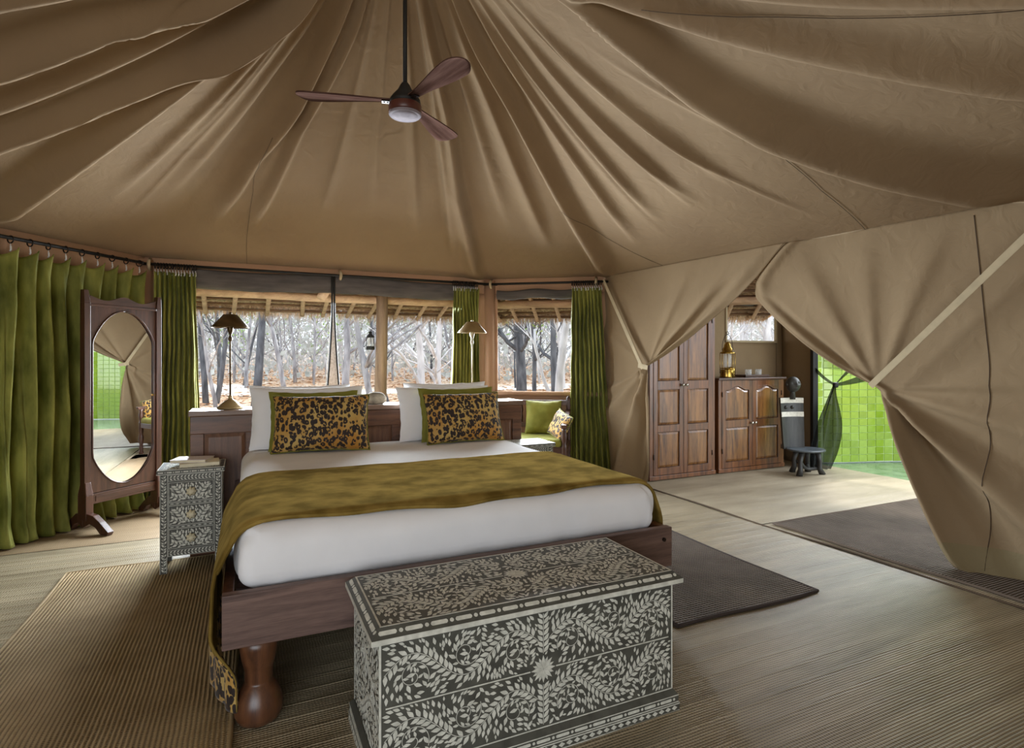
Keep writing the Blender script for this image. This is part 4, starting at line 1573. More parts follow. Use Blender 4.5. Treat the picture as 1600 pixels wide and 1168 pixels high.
def nightstand(label, u0, v0):
    w, d, H = 0.355, 0.30, 0.69
    root = thing('nightstand', label, 'nightstand', W(u0 + w / 2, v0 + d / 2), UA, None)
    off = (w / 2, d / 2, 0)
    b = MB(); b.box((0, 0.003, 0.13), (w, d, H - 0.03)); b.build('body', M['inlay_base'], root, off=off)
    b = MB(); b.box((-0.016, -0.016, H - 0.03), (w + 0.016, d + 0.004, H)); b.build('top', M['inlay_base'], root, bevel=0.002, off=off)
    for (x, y) in ((0, 0), (w - 0.04, 0), (0, d - 0.04), (w - 0.04, d - 0.04)):
        b = MB(); b.box((x, y, 0.024), (x + 0.04, y + 0.04, 0.13)); b.build('leg', M['inlay_base'], root, off=off)
    il = MB()
    fr = lambda x, y, o: (x, -o + 0.003, y)
    # stile and rail borders
    for (x0, x1, y0, y1, vert) in ((0.003, 0.042, 0.025, H - 0.034, 1), (w - 0.042, w - 0.003, 0.025, H - 0.034, 1),
                                   (0.045, w - 0.045, H - 0.075, H - 0.036, 0), (0.045, w - 0.045, 0.132, 0.170, 0)):
        ff = Foliage(x1 - x0, y1 - y0, 4, 0.004)
        if vert: st = ff.stem([((x1 - x0) / 2 + 0.003 * sin(k * 0.8), 0.006 + k * 0.01) for k in range(int((y1 - y0) / 0.01))], 0.001)
        else: st = ff.stem([(0.006 + k * 0.01, (y1 - y0) / 2) for k in range(int((x1 - x0) / 0.01))], 0.001)
        ff.dress(st, 0.023, 0.5, 0.8, 0.75, 0.0006)
        ff.emit(il, lambda x, y, o, x0=x0, y0=y0: (x0 + x, -o + (0.0 if vert and y0 + y < 0.13 else 0.003) * 0, y0 + y) if False else (x0 + x, 0.0026 - o - (0.0026 if (y0 + y) < 0.13 else 0), y0 + y), 0.001)
        if not vert: frame_strips(il, lambda x, y, o: (x, 0.003 - o, y), x0, y0, x1, y1, 0.002)
    for x in (0.0005, 0.0425, w - 0.045, w - 0.003):
        strip(il, fr, x, 0.13, x + 0.0025, H - 0.033)
    for x in (0.0005, 0.0375, w - 0.040, w - 0.003):
        strip(il, lambda X, Y, o: (X, -o, Y), x, 0.025, x + 0.0025, 0.13)
    zs = [(0.478, 0.610), (0.328, 0.458), (0.178, 0.308)]
    for z0, z1 in zs[1:]:
        frame_strips(il, fr, 0.047, z1 + 0.001, w - 0.047, z1 + 0.018, 0.0018)
        diamonds(il, fr, 0.052, w - 0.052, z1 + 0.0095, 0.007, 8)
    for sd in (0, 1):
        ff = Foliage(d, H - 0.17, 6, 0.006)
        rinceau(ff, d / 2, d / 2 + 0.001, 0.1, 0.1, 1, 0.02) if False else None
        st = ff.stem([(d / 2 + 0.05 * sin(k * 0.16), 0.01 + k * 0.01) for k in range(50)], 0.0015)
        ff.dress(st, 0.026)
        ff.fill(0.026, 1500)
        if sd: ff.emit(il, lambda x, y, o: (w + o, x, 0.135 + y))
        else: ff.emit(il, lambda x, y, o: (-o, d - x, 0.135 + y))
    ff = Foliage(w, d, 8, 0.012)
    for cx, cy, tn in ((w * 0.28, d * 0.5, 1.3), (w * 0.72, d * 0.5, -1.3)):
        st = ff.stem(spiral(cx, cy, 0.075, 0.012, pi / 2, tn), 0.0014); ff.dress(st, 0.022)
    ff.fill(0.022, 2500)
    ff.emit(il, lambda x, y, o: (x, y, H + o))
    frame_strips(il, lambda x, y, o: (x, y, H + o), -0.014, -0.014, w + 0.014, d + 0.002, 0.005)
    bars_dots(il, lambda x, y, o: (x, -0.016 - o, y), -0.01, w + 0.01, H - 0.015, 0.008, 0.028, 0.005)
    strip(il, lambda x, y, o: (x, -0.016 - o, y), -0.016, H - 0.0025, w + 0.016, H - 0.0005)
    strip(il, lambda x, y, o: (x, -0.016 - o, y), -0.016, H - 0.029, w + 0.016, H - 0.025)
    strip(il, lambda x, y, o: (-0.016 - o, -x, y), -d, H - 0.028, 0.016, H - 0.022)
    tag(il.build('bone_inlay', M['bone'], root, off=off), kind='stuff')
    for i, (z0, z1) in enumerate(zs):
        dw = MB(); dw.box((0.047, -0.003, z0), (w - 0.047, 0.02, z1))
        do = dw.build('drawer', M['inlay_base'], root, bevel=0.0015, off=off)
        if i == 0:
            di = MB()
            fw, fh = w - 0.094, z1 - z0
            fn = lambda x, y, o: (0.047 + x, -0.003 - o, zs[0][0] + y)
            frame_strips(di, fn, 0.003, 0.003, fw - 0.003, fh - 0.003, 0.0022)
            ff = Foliage(fw, fh, 12, 0.008)
            ff.blocks.append((fw / 2, fh / 2, 0.026))
            for sx in (-1, 1):
                st = ff.stem([(fw / 2 + sx * (0.004 + 0.05 * t), 0.012 + 0.045 * t * t) for t in [k / 12 for k in range(13)]] +
                             [(fw / 2 + sx * (0.054 + 0.030 * t), 0.057 + 0.055 * t - 0.01 * t * t) for t in [k / 12 for k in range(1, 13)]], 0.0014)
                ff.dress(st, 0.033, 0.52)
                st = ff.stem([(fw / 2 + sx * (0.03 + 0.085 * t), 0.014 + 0.012 * t + 0.02 * t * t) for t in [k / 12 for k in range(13)]], 0.0014)
                ff.dress(st, 0.031, 0.52)
                st = ff.stem([(fw / 2 + sx * (0.092 + 0.018 * t), 0.04 + 0.075 * t) for t in [k / 12 for k in range(13)]], 0.0014)
                ff.dress(st, 0.030, 0.52)
            ff.fill(0.026, 900, 0.5, 0.002)
            ff.emit(di, fn)
            di_me = di.mesh('drawer_inlay', M['bone'], False, off)
            kn = MB(); flower_knob(kn, (w / 2, -0.004, (z0 + z1) / 2))
            kn_me = kn.mesh('knob', M['knob'], True, off)
        for me in (di_me, kn_me):
            o = link(me.name.split('.')[0], me, do)
            o.location = (0, 0, z0 - zs[0][0])
            if me is di_me: o['kind'] = 'stuff'
    return root


nightstand('grey and white inlaid nightstand with three drawers left of the bed, two books on it', -0.517, 4.245)
nightstand('inlaid nightstand mostly hidden right of the bed, in front of the settee', 1.998, 4.26)

bk = thing('book', 'cream paged book lying lower in the pair on the left nightstand', 'book', W(-0.30, 4.37, 0.6925), UA + radians(4))
b = MB(); b.box((-0.115, -0.085, 0.0), (0.115, 0.085, 0.020)); b.build('pages', M['paper'], bk, bevel=0.001)
b = MB(); b.box((-0.117, -0.087, 0.020), (0.117, 0.087, 0.0225)); b.build('cover', M['paper'], bk)
bk = thing('book', 'white covered book lying on top of the cream one on the left nightstand', 'book', W(-0.345, 4.39, 0.716), UA - radians(16))
b = MB(); b.box((-0.108, -0.078, 0.002), (0.108, 0.078, 0.016)); b.build('pages', M['paper'], bk, bevel=0.001)
b = MB(); b.box((-0.112, -0.082, 0.016), (0.112, 0.082, 0.0185)); b.box((-0.112, -0.082, 0.0), (0.112, 0.082, 0.002)); b.build('cover', M['book_white'], bk)
# ---------------------------------------------------------------- standing mirror
MIR_RZ = atan2(0.935, 0.355)       # local x along the mirror's width
mir = thing('standing_mirror', 'tall dark wooden cheval mirror with an oval glass, before the green curtains', 'mirror', (-3.47, 4.6, 0), MIR_RZ)
MW, MZ0, MZ1 = 0.67, 0.30, 1.90
# local y: front (towards the room) is -y
for x in (0.0, MW - 0.05):
    b = MB()
    b.box((x, -0.025, 0.12), (x + 0.05, 0.03, 1.86))
    b.add([(x, -0.025, 1.86), (x + 0.05, -0.025, 1.86), (x + 0.05, 0.03, 1.86), (x, 0.03, 1.86),
           (x + (0.0 if x < .1 else 0.015), -0.02, 1.965), (x + (0.035 if x < .1 else 0.05), -0.02, 1.965), (x + (0.035 if x < .1 else 0.05), 0.025, 1.965), (x + (0.0 if x < .1 else 0.015), 0.025, 1.965)],
          [(0, 1, 5, 4), (1, 2, 6, 5), (2, 3, 7, 6), (3, 0, 4, 7), (4, 5, 6, 7)])
    b.build('post', M['dark_wood_v'], mir, bevel=0.003)
    b = MB(); b.box((x - 0.006, -0.05, 0.10), (x + 0.056, 0.05, 0.30))
    b.add([(x - 0.006, -0.05, 0.30), (x + 0.056, -0.05, 0.30), (x + 0.056, 0.05, 0.30), (x - 0.006, 0.05, 0.30),
           (x + 0.002, -0.03, 0.40), (x + 0.048, -0.03, 0.40), (x + 0.048, 0.03, 0.40), (x + 0.002, 0.03, 0.40)],
          [(0, 1, 5, 4), (1, 2, 6, 5), (2, 3, 7, 6), (3, 0, 4, 7), (4, 5, 6, 7)])
    b.build('post_base', M['dark_wood_v'], mir, bevel=0.005)
    for sg in (-1, 1):
        pr = [(0.0, 0.12), (0.0, 0.035), (0.08, 0.075), (0.15, 0.055), (0.21, 0.004), (0.285, 0.004), (0.30, 0.03), (0.265, 0.055), (0.20, 0.10), (0.12, 0.145), (0.05, 0.155), (0.0, 0.15)]
        b = MB(); b.prism(pr, lambda a, z: (x, sg * a * (1 if sg < 0 else 0.72), z), lambda a, z: (x + 0.05, sg * a * (1 if sg < 0 else 0.72), z))
        b.build('foot', M['dark_wood_v'], mir, bevel=0.004)
b = MB(); b.box((0.056, -0.02, 0.215), (MW - 0.056, 0.02, 0.30)); b.build('stretcher', M['dark_wood'], mir, bevel=0.004)
b = MB(); b.box((0.09, -0.024, 0.235), (MW - 0.09, -0.019, 0.28)); b.build('stretcher_panel', M['dark_wood'], mir, bevel=0.003)
# crest
cp = [(0.05, 1.84), (0.05, 1.93)]
for i in range(31):
    t = i / 30
    x = 0.05 + (MW - 0.1) * t
    z = 1.895 + 0.008 * cos(t * 4 * pi) * (1 if 0.0 < t < 1 else 1) + 0.028 * exp(-((t - 0.5) / 0.16) ** 2) + 0.02 * abs(2 * t - 1) ** 6
    cp.append((x, z))
cp += [(MW - 0.05, 1.84)]
b = MB(); b.prism([cp[0]] + cp[2:], lambda x, z: (x, -0.015, z), lambda x, z: (x, 0.018, z)); b.build('crest', M['dark_wood'], mir)
b = MB(); b.box((0.05, -0.026, 1.835), (MW - 0.05, 0.02, 1.855)); b.build('crest_moulding', M['dark_wood'], mir, bevel=0.003)
# framed panel with the oval opening
mcx, mcz = MW / 2 + 0.003, 1.075
N = 96


def oval(t, k=1.0):
    x = 0.35 * sin(t)
    z = 0.735 * cos(t)
    z = math.copysign(abs(z), z)
    x = max(-0.268, min(0.268, x))
    return (mcx + x * k, mcz + z * (k if k == 1 else (1 + (k - 1) * 0.35)))


b = MB()
vs, fs = [], []
x0, x1, z0, z1 = 0.052, MW - 0.052, 0.305, 1.835
for i in range(N):
    t = 2 * pi * i / N
    ix, iz = oval(t)
    dx, dz = sin(t) * 0.35, cos(t) * 0.735
    s = min(((x1 - mcx) if dx > 0 else (mcx - x0)) / max(1e-6, abs(dx)), ((z1 - mcz) if dz > 0 else (mcz - z0)) / max(1e-6, abs(dz)))
    ox, oz = mcx + dx * s, mcz + dz * s
    vs += [(ix, -0.012, iz), (ox, -0.012, oz), (ix, 0.004, iz), (ox, 0.012, oz)]
for i in range(N):
    j = (i + 1) % N
    a, c = i * 4, j * 4
    fs += [(a, a + 1, c + 1, c), (a + 2, c + 2, c + 3, a + 3), (a, c, c + 2, a + 2), (a + 1, a + 3, c + 3, c + 1)]
b.add(vs, fs)
b.build('oval_frame', M['dark_wood_v'], mir)
b = MB()
b.tube([(oval(2 * pi * i / N)[0], -0.014, oval(2 * pi * i / N)[1]) for i in range(N + 1)], 0.006, 6)
b.build('bead', M['dark_wood_v'], mir, True)
b = MB()
gp = [oval(2 * pi * i / N) for i in range(N)]
b.prism([(mcx + (x - mcx) * 1.03, mcz + (z - mcz) * 1.01) for x, z in gp][::-1], lambda x, z: (x, 0.003, z), lambda x, z: (x, 0.0005, z))
b.build('mirror_glass', M['mirror'], mir)
for x in (0.045, MW - 0.045):
    b = MB(); b.tube([(x - 0.03, -0.005, 1.08), (x + 0.03, -0.005, 1.08)], 0.010, 10); b.build('pivot', M['brass'], mir, True)

# ---------------------------------------------------------------- curtain rods, curtains
def rod(label, pts, r=0.014, ends=True):
    b = MB(); b.tube(pts, r, 10)
    if ends:
        for p in (pts[0], pts[-1]): b.tube([Vector(p) + Vector((0, 0, -0.0001)), p], r * 1.0, 8)
    return tag(b.build('curtain_rod', M['black'], None, True), label, 'curtain rod')


DL = (L2 - L_).normalized()
NL = Vector((DL.y, -DL.x))
if NL.dot(CI - L_) < 0: NL = -NL


def onl(a, off=0.0, z=0.0):
    p = L_ + DL * a + NL * off
    return Vector((p.x, p.y, z))


LLn = (L2 - L_).length
ROD = 2.31
rod('black curtain rod over the left window wall curtain', [onl(0.10, 0.09, ROD), onl(1.2, 0.09, ROD), onl(3.1, 0.09, ROD)])
rod('long black curtain rod above the main window', [onm(0.0, 0.09, ROD), onm(LM / 2, 0.09, ROD - 0.004), onm(LM + 0.06, 0.09, ROD)])
rod('short black curtain rod above the right window', [onr(-0.06, 0.09, ROD), onr(LR - 0.02, 0.09, ROD)])
for (P, nm) in ((onm(0.05, 0, 0), 'rod tie at the left corner column'), (onm(LM * 0.505, 0, 0), 'rod tie above the middle of the main window'),
                (onr(0.03, 0, 0), 'rod tie at the right corner column'), (onr(LR - 0.16, 0, 0), 'rod tie at the right end by the canvas flap')):
    n = NM if 'right' not in nm else NRr
    b = MB()
    b.tube([(P.x + n.x * 0.005, P.y + n.y * 0.005, 2.37), (P.x + n.x * 0.10, P.y + n.y * 0.10, 2.335), (P.x + n.x * 0.115, P.y + n.y * 0.115, 2.30), (P.x + n.x * 0.085, P.y + n.y * 0.085, 2.285), (P.x + n.x * 0.02, P.y + n.y * 0.02, 2.25)], 0.016, 6)
    tag(b.build('rod_tie', M['strap'], None, True), 'cream canvas loop, ' + nm, 'tie')


def curtain(label, fn, w0, w1, ztop, zbot, pleats, amp, nrings, seed, flare=None, sag=0.05, pool=0.0, rr=0.027, group=None):
    """fn(a, off, z) -> world. w0..w1 along the rod"""
    rnd = random.Random(seed)
    ph = [rnd.uniform(-0.5, 0.5) for _ in range(40)]
    root = None
    mb = MB()
    NU = pleats * 12

    def pt(s, t):
        z = lerp(zbot, ztop, t)
        d = 1 - t
        a0, a1 = w0, w1
        if flare:
            k = d ** 1.2
            a0, a1 = lerp(w0, flare[0], k), lerp(w1, flare[1], k)
        a = lerp(a0, a1, s)
        ps = s * pleats
        w = 0.5 + 0.5 * cos(2 * pi * ps)             # 1 at pleat
        q = int(ps + 0.5)
        # pinch pleats at the head, soft round folds below
        head = exp(-d * 10)
        lob = sin(2 * pi * ps + ph[q % 40] * 1.5 * d + 0.6 * sin(d * 3 + q))
        off = amp * (0.35 + 0.65 * sstep(0, 0.25, d)) * lob
        off += head * amp * 0.9 * (w ** 4)
        off += 0.25 * amp * sin(4 * pi * ps + ph[(q + 5) % 40] * 6) * sstep(0.1, 0.6, d)
        off += amp * 0.7 * noise.noise(Vector((a * 5, z * 1.1, seed)))
        # top edge scallops between the rings
        rs = (s * nrings) % 1.0
        z -= sag * (sin(pi * rs) ** 0.8) * head
        a += 0.012 * noise.noise(Vector((a * 9, z * 3, seed + 2)))
        if pool and d > 0.93:
            k = (d - 0.93) / 0.07
            off += pool * k * (0.6 + 0.6 * noise.noise(Vector((a * 4, 0, seed))))
            a += 0.03 * k * noise.noise(Vector((a * 14, z * 9, seed)))
            z = max(0.012, z + 0.02 * k * noise.noise(Vector((a * 12, 1, seed))))
        return fn(a, off, z)
    mb.grid(NU, 70, pt)
    o = mb.build('curtain', M['velvet'], None, True, solid=0.006)
    tag(o, label, 'curtain', group)
    tor = MB()
    n, m_ = 18, 6
    vs, fs = [], []
    for i in range(n):
        for j in range(m_):
            a, b2 = 2 * pi * i / n, 2 * pi * j / m_
            r = rr + 0.005 * cos(b2)
            vs.append((0.005 * sin(b2), r * cos(a), r * sin(a)))
    for i in range(n):
        for j in range(m_):
            fs.append((i * m_ + j, ((i + 1) % n) * m_ + j, ((i + 1) % n) * m_ + (j + 1) % m_, i * m_ + (j + 1) % m_))
    tor.add(vs, fs)
    rme = tor.mesh('ring', M['iron'], True)
    hk = MB(); hk.tube([(0, 0, 0), (0, 0, -0.045)], 0.003, 5); hk.tube([(0.004, -0.004, -0.02), (0.008, -0.006, -0.05), (0.0, -0.005, -0.06)], 0.006, 5)
    hme = hk.mesh('hook', M['linen'], True)
    pa, pb = fn(0, 0, 0), fn(1, 0, 0)
    rz = atan2(pb[1] - pa[1], pb[0] - pa[0])
    for i in range(nrings + 1):
        a = lerp(w0, w1, i / nrings)
        p = fn(a, 0, ROD - 0.012)
        r_o = link('ring', rme, o)
        r_o.location = p
        r_o.rotation_euler = (0, 0, rz + rnd.uniform(-0.3, 0.3))
        h_o = link('hook', hme, o)
        h_o.location = (p[0], p[1], ROD - 0.04)
    return o


curtain('wide green velvet curtain on the far left, hanging to the floor behind the mirror',
        lambda a, o, z: tuple(onl(a, 0.09 + o, z)), 0.14, 2.9, 2.235, 0.012, 20, 0.072, 20, 3, sag=0.06, pool=0.06)
curtain('bunched green velvet curtain right of the mirror, at the main window',
        lambda a, o, z: tuple(onm(a, 0.09 + o, z)), 0.10, 0.44, 2.245, 0.012, 9, 0.045, 14, 5, flare=(0.02, 0.50), sag=0.012, pool=0.03)
curtain('bunched green velvet curtain behind the right lamp, at the main window',
        lambda a, o, z: tuple(onm(a, 0.09 + o, z)), LM - 0.50, LM - 0.20, 2.245, 0.02, 8, 0.045, 13, 8, flare=(LM - 0.58, LM - 0.15), sag=0.012)
curtain('bunched green velvet curtain beside the tied canvas flap, at the right window',
        lambda a, o, z: tuple(onr(a, 0.09 + o, z)), LR - 0.44, LR - 0.10, 2.245, 0.012, 8, 0.045, 13, 11, flare=(LR - 0.47, LR + 0.04), sag=0.012, pool=0.03)

# rolled blinds --------------------------------------------------------
def blind(label, fn, a0, a1, z0, z1):
    b = MB()

    def pt(s, t):
        th = 2 * pi * t
        a = lerp(a0, a1, s)
        sg = 0.012 * sin(pi * s * 3)
        zc, hz = (z0 + z1) / 2 - sg, (z1 - z0) / 2
        return fn(a, 0.045 + 0.026 * cos(th) * (1 + 0.2 * noise.noise(Vector((a * 5, t * 3, 0)))), zc + hz * sin(th) * (1 if sin(th) > 0 else 1 + 0.03 * sin(s * 40)))
    b.grid(60, 16, pt)
    return tag(b.build('rolled_blind', M['blind'], None, True), label, 'blind')


b1 = blind('long dark grey rolled-up blind across the top of the main window', lambda a, o, z: tuple(onm(a, o, z)), 0.40, LM - 0.22, 2.105, 2.30)
blind('short dark grey rolled-up blind at the top of the right window', lambda a, o, z: tuple(onr(a, o, z)), 0.10, LR - 0.40, 2.13, 2.24)
# black cords in a narrow V below the middle of the main window
ac = (W(0.828, 6.4).xy - L_).dot(DM)
for sg, lb in ((-1, 'left'), (1, 'right')):
    b = MB()
    pts = []
    for i in range(21):
        t = i / 20
        zz = lerp(2.30, 0.45, t)
        pts.append(onm(ac + sg * (0.012 + 0.085 * sstep(0.12, 1.1, t)), 0.085, zz))
    b.tube(pts, 0.010, 6)
    tag(b.build('blind_cord', M['black'], None, True), 'thin black blind cord, %s one of the pair in the middle of the main window' % lb, 'cord')
b = MB()
b.prism([(-0.012, 2.02), (0.012, 2.02), (0.088, 0.98), (0.094, 0.45), (-0.094, 0.45), (-0.088, 0.98)], lambda a, z: tuple(onm(ac + a, 0.06, z)), lambda a, z: tuple(onm(ac + a, 0.056, z)))
tag(b.build('guy_panel', mat_noise('pale_strip', srgb(216, 212, 202), srgb(238, 235, 228), scale=50, rough=0.9, lo=0.4, hi=0.5)), 'pale tapered cloth strip hanging between the two black cords', 'cloth strip')

# ---------------------------------------------------------------- table lamps on the headboard
def lamp(label, u, v, shade_m, base_m, sc=1.0):
    root = thing('table_lamp', label, 'lamp', W(u, v, 1.0335), UA)
    b = MB(); b.lathe([(0.0, 0), (0.088, 0.0), (0.092, 0.006), (0.09, 0.014), (0.078, 0.022), (0.060, 0.040), (0.040, 0.058), (0.020, 0.07), (0.013, 0.082), (0.016, 0.088), (0.012, 0.096), (0.008, 0.104)], n=32)
    b.build('base', M['shade_gold'], root, True)
    b = MB(); b.lathe([(0.0062, 0.10), (0.0062, 0.50), (0.012, 0.505), (0.015, 0.518), (0.012, 0.53), (0.007, 0.54), (0.010, 0.553), (0.019, 0.575), (0.022, 0.60), (0.020, 0.612), (0.005, 0.615), (0.005, 0.70)], n=16)
    b.build('stem', base_m, root, True)
    b = MB()
    b.lathe([(0.128, 0.600), (0.1285, 0.604), (0.048, 0.698), (0.0, 0.701)], n=40, cap=False)
    b.lathe([(0.1255, 0.601), (0.046, 0.695), (0.0, 0.698)], n=40, cap=False)
    b.build('shade', shade_m, root, True)
    b = MB(); b.lathe([(0.004, 0.70), (0.011, 0.706), (0.008, 0.714), (0.0, 0.72)], n=12); b.build('finial', base_m, root, True)
    b = MB()
    for k in range(3): b.tube([(0.02 * cos(k * 2.1), 0.02 * sin(k * 2.1), 0.61), (0.125 * cos(k * 2.1), 0.125 * sin(k * 2.1), 0.602)], 0.0018, 5)
    b.build('shade_carrier', base_m, root, True)
    return root


lamp('slim table lamp with dark bronze cone shade, on the left end of the headboard', -0.125, 4.72, M['bronze'], M['bronze'])
lamp('slim table lamp with pale gold cone shade, on the right end of the headboard', 1.80, 4.74, M['shade_gold'], mat_noise('pale_metal', srgb(170, 158, 130), srgb(200, 190, 164), scale=12, rough=0.35, metallic=0.5))
st_ = MB()


def stone_pt(s, t):
    th, ph_ = 2 * pi * s, pi * t
    r = 1 + 0.10 * noise.noise(Vector((cos(th) * sin(ph_) * 1.6, sin(th) * sin(ph_) * 1.6, cos(ph_) * 1.6)))
    x, y, z = 0.105 * r * cos(th) * sin(ph_), 0.07 * r * sin(th) * sin(ph_), 0.058 * r * cos(ph_)
    if x < 0: z *= 1 + x * 2.2
    return (x, y, max(z, -0.04) + 0.04)


st_.grid(40, 24, stone_pt)
tag(st_.build('stone', M['stone'], None, True, loc=W(0.935, 4.72, 1.034), rot=(0, 0, UA)), 'rounded brown stone on the headboard ledge between the pillows', 'stone')

# ---------------------------------------------------------------- settee behind the headboard
RAZ = atan2(DR.y, DR.x)
se0 = Vector((0.56, 6.12))          # front right leg
SL, SD = 0.92, 0.56                 # length to the left, depth
stt = thing('settee', 'dark wooden settee with turned posts and green seat, by the right window', 'settee', (se0.x, se0.y, 0), RAZ)
TP = [(0.030, 0.0), (0.034, 0.02), (0.024, 0.06), (0.028, 0.09), (0.022, 0.14), (0.034, 0.20), (0.036, 0.25), (0.022, 0.30), (0.030, 0.33), (0.030, 0.45)]
for x in (0.0, -SL):
    b = MB(); b.lathe(TP + [(0.030, 0.47), (0.022, 0.49), (0.030, 0.53), (0.034, 0.58), (0.024, 0.63), (0.032, 0.66), (0.0, 0.67)], (x, 0, 0), 18); b.build('front_leg', M['dark_wood_v'], stt, True)
    b = MB(); b.lathe(TP + [(0.028, 0.50), (0.024, 0.60), (0.030, 0.70), (0.022, 0.80), (0.030, 0.86), (0.022, 0.90), (0.030, 0.94), (0.0, 0.975)], (x, SD, 0), 18); b.build('back_post', M['dark_wood_v'], stt, True)
    b = MB()
    b.prism([(-0.05, 0.66), (0.0, 0.655), (0.25, 0.70), (SD, 0.78), (SD, 0.82), (0.22, 0.735), (0.0, 0.70), (-0.06, 0.70)], lambda y, z: (x - 0.03, y, z), lambda y, z: (x + 0.03, y, z))
    b.build('arm', M['dark_wood'], stt, bevel=0.006)
    b = MB(); b.box((x - 0.018, 0.0, 0.39), (x + 0.018, SD, 0.46)); b.build('side_rail', M['dark_wood'], stt, bevel=0.004)
b = MB(); b.box((-SL, -0.02, 0.39), (0, 0.02, 0.46)); b.build('front_rail', M['dark_wood'], stt, bevel=0.004)
b = MB(); b.box((-SL, 0.0, 0.42), (0, SD, 0.445)); b.build('seat_board', M['dark_wood'], stt)
for z in (0.60, 0.86):
    b = MB(); b.box((-SL, SD - 0.015, z), (0, SD + 0.015, z + 0.06)); b.build('back_rail', M['dark_wood'], stt, bevel=0.004)
for i in range(9):
    b = MB(); x = -SL + (i + 1) * SL / 10; b.lathe([(0.010, 0.66), (0.016, 0.72), (0.010, 0.76), (0.018, 0.80), (0.010, 0.86)], (x, SD, 0), 10); b.build('spindle', M['dark_wood_v'], stt, True)
b = MB()
rounded_box(b, (-SL + 0.03, -0.03, 0.445), (-0.025, SD - 0.03, 0.54), 0.04, 4, 10, lambda p: p + Vector((0, 0, 0.006 * noise.noise(p * 6))))
b.build('seat_cushion', M['velvet_cushion'], stt, True)
cushion('cushion', 'square green velvet cushion leaning on the settee back', 'cushion', 0.42, 0.40, 0.15, M['velvet_cushion'], 0, 0, 0, math.degrees(RAZ), 14, seed=21,
        world=Vector((se0.x, se0.y, 0.535)) + Vector((cos(RAZ) * -0.28 - sin(RAZ) * 0.38, sin(RAZ) * -0.28 + cos(RAZ) * 0.38, 0)))
cushion('leopard_cushion', 'small leopard print cushion leaning on the settee arm', 'cushion', 0.34, 0.30, 0.11, M['leopard'], 0, 0, 0, math.degrees(RAZ) - 52, 24, roll=14, seed=22, piping=M['velvet_cushion'],
        world=Vector((se0.x, se0.y, 0.54)) + Vector((cos(RAZ) * -0.13 - sin(RAZ) * 0.16, sin(RAZ) * -0.13 + cos(RAZ) * 0.16, 0)))

# ---------------------------------------------------------------- wardrobe and cupboard
def raised_panel(a, b2, z0, z1, v, arch=0.0, n=12):
    """a field with bevelled margins; optional arched top"""
    mb = MB()

    def outline(ins, vv):
        pts = [(a + ins, z0 + ins), (b2 - ins, z0 + ins)]
        if arch:
            m = (a + b2) / 2
            hw = (b2 - a) / 2 - ins
            for i in range(n + 1):
                x = hw * (1 - 2 * i / n)
                k = x / hw
                # shoulders then a central arch
                h = arch * (0.5 + 0.5 * cos(pi * min(1, abs(k) / 0.8)))
                pts.append((m + x, z1 - arch - ins + h))
        else:
            pts += [(b2 - ins, z1 - ins), (a + ins, z1 - ins)]
        return [(x, vv, z) for x, z in pts]
    o1, o2, o3 = outline(0.0, v + 0.013), outline(0.006, v + 0.013), outline(0.03, v + 0.003)
    k = len(o1)
    fs = []
    for q in range(2):
        for i in range(k):
            j = (i + 1) % k
            fs.append((q * k + i, q * k + j, q * k + k + j, q * k + k + i))
    fs.append(tuple(range(2 * k, 3 * k)))
    mb.add(o1 + o2 + o3, fs)
    # moulding bead round the field
    return mb, o1


